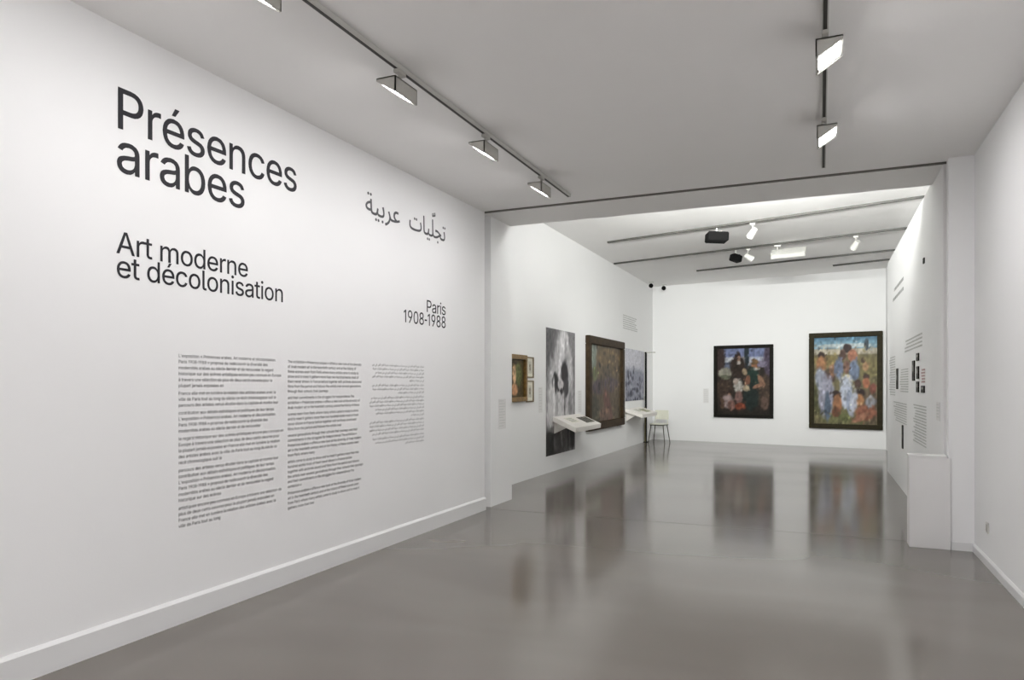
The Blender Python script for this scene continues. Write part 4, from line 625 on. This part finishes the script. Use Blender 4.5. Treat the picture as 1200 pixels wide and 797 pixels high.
for i in range(130):
    u, v = p.r.rand(), p.r.rand() ** 1.2 * .66
    if v > .62 * (1 - abs(u - .38) * .8) + .05: continue
    k = p.r.rand() ** 1.3
    p.ell(u, v, .02 + .035 * p.r.rand(), .02 + .045 * p.r.rand(), (62 + 130 * k, 63 + 130 * k, 76 + 128 * k), p.r.rand() * 3, soft=.6, op=.85)
p.ell(.95, .75, .1, .2, (196, 196, 206)); p.grain(40, .2)
print_panel('photo_mural', 'wide black and white photo print of a crowd, near the far corner', 16.40, 18.33, 1.11, 2.37, p)

# ------------------------------------------------------------ sloping reading desks on the left gallery wall
def desk(label, y0, y1, zw, zf, depth, dark_card):
    t = thing('reading_desk', label, 'desk', (GL + .0145, (y0 + y1) / 2, zw), 0, 'sloping reading desks')
    a = math.atan2(zw - zf, depth); L = math.hypot(depth, zw - zf); hw = (y1 - y0) / 2
    s = link('desk_top', None, None, t) if False else None
    bm = bmesh.new()
    bm_prism(bm, [(0, 0), (depth, zf - zw), (depth - .01, zf - zw - .085), (0, -.085)], -hw, hw)
    bmesh.ops.bevel(bm, geom=list(bm.edges), offset=.004, segments=1, affect='EDGES')
    top = link('desk_top', finish(bm), M['desk'], t)
    bm = bmesh.new(); bm_prism(bm, [(0, -.085), (depth * .55, -.085 - (zw - zf) * .55), (0, -.30)], -hw * .9, -hw * .9 + .02); link('bracket', finish(bm), M['desk'], t)
    bm = bmesh.new(); bm_prism(bm, [(0, -.085), (depth * .55, -.085 - (zw - zf) * .55), (0, -.30)], hw * .9 - .02, hw * .9); link('bracket', finish(bm), M['desk'], t)
    nx, nz = math.sin(a), math.cos(a)
    def card(name, s0, s1, ya, yb, m, th=.006):
        bm = bmesh.new()
        P = lambda s, k: (s * math.cos(a) + nx * k, -s * math.sin(a) + nz * k)
        bm_prism(bm, [P(s0, .0), P(s1, .0), P(s1, th), P(s0, th)], ya, yb); return link(name, finish(bm), m, t)
    card('text_card', L * .22, L * .62, -hw * .62, -hw * .1, M['mat_board'], .003)
    for i in range(3): card('printed_line', L * (.30 + .1 * i), L * (.30 + .1 * i) + .018, -hw * .55, -hw * .18, M['pale_ink'], .004)
    for (ya, yb) in dark_card: card('photo_card', L * .30, L * .78, ya * hw, yb * hw, M['photo'], .006)
    return t
M['photo'] = mat('dark_photo_print', rgb(74, 72, 62), 0.5, var=0.5, vscale=30)
M['olive_card'] = mat('olive_printed_card', rgb(150, 150, 118), 0.5, var=0.2, vscale=20)
desk('white sloping reading desk in front of the tall veiled-figure photo', 11.46, 12.94, .952, .77, .43, [(.22, .44), (.50, .66), (.72, .86)])
M['photo'] = M['olive_card']
desk('white sloping reading desk under the crowd photo near the far corner', 16.40, 18.0, .935, .805, .42, [(.0, .35), (.45, .6)])

# ------------------------------------------------------------ chair and dark post in the far corner
t = thing('chair', 'small pale chair with thin dark splayed legs in the far corner', 'chair', (-3.83, 18.28, 0), math.radians(-8))
bm = bmesh.new(); bm_box(bm, -.19, .19, -.18, .18, .455, .475, .008); link('seat_frame', finish(bm), M['steel'], t)
bm = bmesh.new(); bm_box(bm, -.2, .2, -.19, .19, .475, .505, .012); link('seat', finish(bm), M['pale_shell'], t)
for sx in (-1, 1):
    for sy in (-1, 1):
        rod('leg', (sx * .16, sy * .15, .46), (sx * .22, sy * .2, 0), .013, M['steel'], t, r1=.010)
    rod('back_post', (sx * .17, .165, .5), (sx * .16, .21, .80), .010, M['pale_shell'], t)
bm = bmesh.new()
for i in range(9):
    a0 = -1 + 2 * i / 9; a1 = -1 + 2 * (i + 1) / 9
    bm_box(bm, a0 * .18, a1 * .18 + .002, .19 + .035 * (1 - ((a0 + a1) / 2) ** 2), .208 + .035 * (1 - ((a0 + a1) / 2) ** 2), .60, .84)
link('backrest', finish(bm), M['pale_shell'], t)
t = thing('metal_post', 'slim dark upright post with short top arm beside the far chair', 'post', (GL, 18.40, 0))
box('upright', .03, .07, -.035, .035, 0.0, 2.36, M['black'], t, bev=.004)
box('top_arm', 0, .30, -.02, .02, 2.33, 2.36, M['metal'], t, bev=.004)
box('wall_bracket', 0, .03, -.05, .05, 1.1, 1.2, M['metal'], t)
box('edge_strip', .03, .05, -.075, -.035, 0.0, .92, M['brass'], t)
box('foot_plate', .0, .12, -.08, .08, 0, .012, M['black'], t)

# ------------------------------------------------------------ gallery ceiling equipment
def trk(x, k): return ((12.947, 15.083, 17.024)[k] - .2655 * (x + (3.683, 3.423, 2.676)[k]))
AT = math.atan(-.2655)
track('light_track', 'gallery ceiling track nearest the opening, carrying the bigger black projector', (-3.68, trk(-3.68, 0)), (1.36, trk(1.36, 0)), GC - .002, .045, .03, 'gallery ceiling tracks', 'grey_track')
track('light_track', 'middle gallery ceiling track carrying the floodlight and smaller projector', (-4.2, trk(-4.2, 1)), (1.36, trk(1.36, 1)), GC - .002, .045, .03, 'gallery ceiling tracks', 'grey_track')
track('light_track', 'bare gallery ceiling track behind the floodlight', (-2.68, trk(-2.68, 2)), (1.36, trk(1.36, 2)), GC - .002, .045, .03, 'gallery ceiling tracks', 'grey_track')
track('light_track', 'short gallery ceiling track closest to the back wall', (0.25, 17.50), (1.36, 17.12), GC - .002, .045, .03, 'gallery ceiling tracks', 'grey_track')

def projector(label, x, y, z, W, H, D, rot, tilt):
    t = thing('projector', label, 'projector', (x, y, GC - .045), rot, 'ceiling projectors')
    dz = z - (GC - .045)
    rod('hanger', (0, 0, 0), (0, 0, dz + H / 2), .014, M['white_metal'], t)
    bm = bmesh.new(); bm_box(bm, -W / 2, W / 2, -D / 2, D / 2, -H / 2, H / 2, .012)
    bmesh.ops.rotate(bm, verts=list(bm.verts), cent=(0, 0, 0), matrix=Matrix.Rotation(tilt, 3, 'Y'))
    bmesh.ops.translate(bm, verts=list(bm.verts), vec=(0, 0, dz)); link('body', finish(bm), M['black'], t)
    rod('projector_lens', (W * .2, D / 2, dz), (W * .2, D / 2 + .05, dz), H * .25, M['black'], t)
    box('mount_plate', -W * .2, W * .2, -D * .2, D * .2, dz + H * .5 - .01, dz + H * .5 + .02, M['white_metal'], t)
    for k in (-1, 1): box('foot', k * W * .35 - .02, k * W * .35 + .02, -.02, .02, dz + H * .42, dz + H * .6, M['black'], t)
    return t
projector('bigger black projector hanging from the nearest gallery track', -1.62, trk(-1.62, 0), 4.0, .34, .15, .30, .35, .05)
projector('smaller black projector hanging from the middle gallery track', -1.54, trk(-1.54, 1), 4.0, .20, .13, .16, .75, .25)

def spotlight(label, x, k, direction, power, z=4.0, lens=True):
    y = trk(x, k)
    t = thing('spotlight', label, 'lamp', (x, y, GC - .045), 0, 'gallery track spotlights')
    d = Vector(direction).normalized(); c = Vector((0, 0, z - (GC - .045)))
    box('track_adapter', -.04, .04, -.018, .018, -.03, 0, M['white_metal'], t, bev=.003)
    rod('arm', (0, 0, -.03), c - d * .02, .012, M['metal'], t)
    a, b = c - d * .08, c + d * .09
    bm = bmesh.new(); bm_rod(bm, a, b, .045, .06, 16); link('lamp_body', finish(bm), M['white_metal'], t)
    rod('lens', b - d * .002, b + d * .006, .052, M['lens_dim'], t, n=16)
    l = area_light(t, b + d * .012, d, .09, .09, power, TINT_GAL, 90); l.data.shape = 'DISK'
    return t
GS = WASH_G
spotlight('white spotlight on nearest gallery track, right of the bigger projector', -1.03, 0, (-.55, .55, -.65), GS * .5)
spotlight('white spotlight on middle gallery track, beside the smaller projector', -1.30, 1, (.75, .3, -.5), GS * .5)
spotlight('white spotlight at the right end of the middle gallery track', .57, 1, (-.45, .65, -.7), GS * .5)
# flood lamp aimed at the back wall
t = thing('flood_lamp', 'wide white floodlight with two lit tubes on the middle gallery track', 'lamp', (-.56, trk(-.56, 1), GC - .045), AB)
rod('stem', (-.2, 0, 0), (-.2, 0, -.12), .012, M['metal'], t); box('track_adapter', -.26, -.14, -.02, .02, -.03, 0, M['white_metal'], t, bev=.003)
bm = bmesh.new()
R = Matrix.Rotation(math.radians(35), 3, 'X')
bm_box(bm, -.31, .31, -.10, .10, .03, .045); bm_box(bm, -.31, -.295, -.10, .10, -.04, .04); bm_box(bm, .295, .31, -.10, .10, -.04, .04); bm_box(bm, -.31, .31, -.10, -.085, -.05, .04); bm_box(bm, -.31, .31, .085, .10, -.05, .04)
bmesh.ops.rotate(bm, verts=list(bm.verts), cent=(0, 0, 0), matrix=R); bmesh.ops.translate(bm, verts=list(bm.verts), vec=(0, 0, -.165)); link('housing', finish(bm), M['white_metal'], t)
for k in (-1, 1):
    q = R @ Vector((0, k * .035, 0)); rod('lamp_tube', (-.27, q.y, q.z - .165), (.27, q.y, q.z - .165), .014, M['lens_dim'], t)
d = R @ Vector((0, 0, -1)); area_light(t, Vector((0, 0, -.165)) + d * .05, d, .56, .15, GS * .8, TINT_GAL, 170)
# washers added out of sight over the lintel to brighten the gallery
track('light_track', 'added gallery ceiling track hidden above the lintel, lighting the left gallery wall', (-2.75, 8.7), (-2.75, 10.05), GC - .002, .045, .03, 'gallery ceiling tracks', 'grey_track')
for i, y in enumerate((8.95, 9.75)):
    washer(('added unseen wall-washer above the lintel, nearer the opening, lighting the left gallery wall', 'added unseen wall-washer above the lintel, farther from the opening, lighting the left gallery wall')[i], -2.75, y, -1, GS * 0.32, z=GC - .012, group='added gallery wall washers', tint=TINT_GAL, W=.4)
# long-range spots added on a hidden track to lighten the far gallery
def throw(label, x, y, target, power, spread):
    t = thing('spotlight', label, 'lamp', (x, y, GC - .045), 0, 'added gallery spotlights above the lintel')
    c = Vector((0, 0, -.16)); d = (Vector(target) - (Vector((x, y, GC - .045)) + c)).normalized()
    box('track_adapter', -.04, .04, -.018, .018, -.03, 0, M['white_metal'], t, bev=.003)
    rod('arm', (0, 0, -.03), c - d * .02, .012, M['metal'], t)
    rod('lamp_body', c - d * .08, c + d * .09, .05, M['white_metal'], t, r1=.065, n=16)
    rod('lens', c + d * .088, c + d * .096, .057, M['lens_dim'], t, n=16)
    l = area_light(t, c + d * .105, d, .1, .1, power, TINT_GAL, spread); l.data.shape = 'DISK'
track('light_track', 'added gallery ceiling track hidden above the lintel, running along the opening', (-2.4, 9.7), (1.1, 9.7), GC - .002, .045, .03, 'gallery ceiling tracks', 'grey_track')
throw('added hidden spotlight above the lintel aimed at the left gallery pictures', -1.2, 9.7, (GL, 14.2, 1.5), GS * 0.3 * .9, 48)
throw('added hidden spotlight above the lintel aimed at the far corner', -1.9, 9.7, (-3.6, 18.6, 1.7), GS * 0.3, 36)
throw('added hidden spotlight above the lintel aimed at the family painting', -.5, 9.7, (-1.9, 19.0, 1.7), GS * 0.3, 36)
throw('added hidden spotlight above the lintel aimed at the crowd painting', .4, 9.7, (.5, 18.6, 1.7), GS * 0.3, 36)
throw('added hidden spotlight above the lintel aimed at the right partition', -2.3, 9.7, (1.06, 11.3, 1.5), GS * 0.3 * 0.50, 60)
throw('added hidden spotlight above the lintel aimed at the near left gallery wall', .85, 9.7, (GL, 11.0, 1.7), GS * 0.3 * .35, 60)
# slim cove lamps added out of sight behind the lintel to brighten the ceiling
for x, lb in ((-2.3, 'added unseen cove lamp behind the lintel, left one, washing the gallery ceiling'), (-1.0, 'added unseen cove lamp behind the lintel, middle one, washing the gallery ceiling'), (.0, 'added unseen cove lamp behind the lintel, right one, washing the gallery ceiling')):
    t = thing('added_cove_lamp', lb, 'lamp', (x, 8.462, 3.66), 0, 'added cove lamps behind the lintel')
    box('housing', -.6, .6, 0, .09, 0, .05, M['white_metal'], t, bev=.004)
    box('back_shield', -.6, .6, 0, .006, .05, .11, M['white_metal'], t)
    d = Vector((0, 1, .13)).normalized()
    rod('lamp_tube', (-.57, .05, .065), (.57, .05, .065), .014, M['lens_dim'], t)
    l = area_light(t, (0, .085, .072), d, 1.1, .03, GS * 5.0, TINT_GAL, 100)
    l.rotation_euler = (math.radians(90 + math.degrees(math.asin(d.z))), 0, math.radians(0))
def dome_camera(label, x, y, z):
    t = thing('security_camera', label, 'camera', (x, y, z), 0, 'small black ceiling cameras')
    box('mount_plate', -.06, .06, -.06, .06, -.02, 0, M['white_metal'], t, bev=.004)
    rod('arm', (0, 0, -.02), (0, -.02, -.08), .012, M['white_metal'], t)
    bm = bmesh.new(); bmesh.ops.create_uvsphere(bm, u_segments=14, v_segments=10, radius=.058); bmesh.ops.translate(bm, verts=list(bm.verts), vec=(0, -.03, -.11)); link('camera_ball', finish(bm, smooth=True), M['black'], t)
    rod('lens_ring', (0, -.08, -.12), (0, -.105, -.125), .024, M['black'], t)
dome_camera('small black ball camera near the far corner, left of the pair', -4.07, 18.45, GC)
dome_camera('small black ball camera near the far corner, right of the pair', -3.86, 19.05, GC)

# ------------------------------------------------------------ printed captions and the text on the right partition
rn = random.Random(11)
text_bars('wall_text', 'faint block of wall text high on the left gallery wall', GL + .002, 7, 16.25, 17.75, 3.15, .05, .022, M['faint_ink'], rn)
def caption(label, x, y, z, rz, W=.16, H=.20, lines=7):
    t = thing('caption_label', label, 'caption', (x, y, z), rz, 'small wall captions')
    box('card', -W / 2, W / 2, -.004, 0, -H / 2, H / 2, M['box_white'], t)
    for i in range(lines):
        zz = H / 2 - .02 - i * (H - .03) / lines; ww = W * (.8 if i % 3 else .6)
        box('printed_line', -W * .42, -W * .42 + ww, -.005, -.004, zz - .008, zz, M['caption_ink'], t)
caption('small grey caption left of the dark-framed family painting', -2.78, gallery_back(-2.78), 1.21, AB, .14, .38, 9)
caption('small caption between the tall photo and the brown painting', GL, 13.0, 1.18, LWR, .2, .42, 8)
caption('small caption between the small drawings and the tall photo', GL, 10.92, 1.25, LWR, .16, .42, 8)
caption('grey caption printed on the left jamb of the opening', -3.71, 8.19, 1.13, LWR, .22, .38, 10)
caption('small caption printed on the right jamb of the opening', 1.052, 8.0, 1.24, -LWR, .22, .18, 5)
PX = 1.063 - .002
text_bars('wall_text', 'large pale lettering high on the right partition', PX, 2, 11.3, 13.0, 3.02, .14, .05, M['pale_ink'], rn)
text_bars('wall_text', 'pale introductory lines above the small photos on the right partition', PX, 4, 9.3, 11.4, 2.10, .045, .02, M['faint_ink'], rn)
text_bars('wall_text', 'pale text block low on the right partition, far part', PX, 9, 10.9, 12.8, 1.24, .034, .015, M['faint_ink'], rn)
text_bars('wall_text', 'pale text block low on the right partition, near part', PX, 14, 8.95, 10.25, 1.26, .034, .015, M['faint_ink'], rn)
text_bars('wall_text', 'pale dates column beside the thin dark photo on the right partition', PX, 10, 10.7, 11.9, 1.72, .034, .015, M['faint_ink'], rn)
text_bars('wall_text', 'pale text block at the far end of the right partition', PX, 16, 12.5, 13.6, 1.95, .04, .017, M['faint_ink'], rn)
text_bars('wall_text', 'faded red text beside the small photos on the right partition', PX, 5, 9.05, 9.4, 1.68, .034, .02, M['red_ink'], rn)
def small_photo(label, y, z0, z1, W, seed):
    t = thing('small_photo', label, 'photo', (1.063, y, (z0 + z1) / 2), -LWR, 'small photos on the right partition')
    H = z1 - z0; box('board', -W / 2, W / 2, -.012, 0, -H / 2, H / 2, M['frame_dark'], t)
    p = Picture(12, 16, seed, (84, 82, 80)); p.ell(.5, .6, .25, .2, (150, 146, 142)); p.ell(.4, .25, .3, .2, (50, 48, 48)); p.grain(8, .6)
    link('picture', p.mesh(W * .94, H * .94, -.0135), M['print'], t)
small_photo('dark photo at the far end of the right partition', 12.15, 1.435, 1.745, .22, 1)
small_photo('tall dark photo left of the three stacked photos on the partition', 10.08, 1.55, 1.80, .22, 2)
small_photo('top one of three stacked photos on the right partition', 9.67, 1.785, 1.876, .2, 3)
small_photo('middle one of three stacked photos on the right partition', 9.67, 1.57, 1.72, .2, 4)
small_photo('bottom one of three stacked photos on the right partition', 9.67, 1.41, 1.54, .2, 5)
small_photo('dark photo nearest the plinth on the right partition', 9.2, 1.41, 1.49, .26, 6)
small_photo('low dark photo under the text on the right partition', 11.37, .60, .93, .12, 7)
small_photo('tiny dark sign high on the right partition near the jamb', 9.12, 2.86, 2.92, .08, 8)
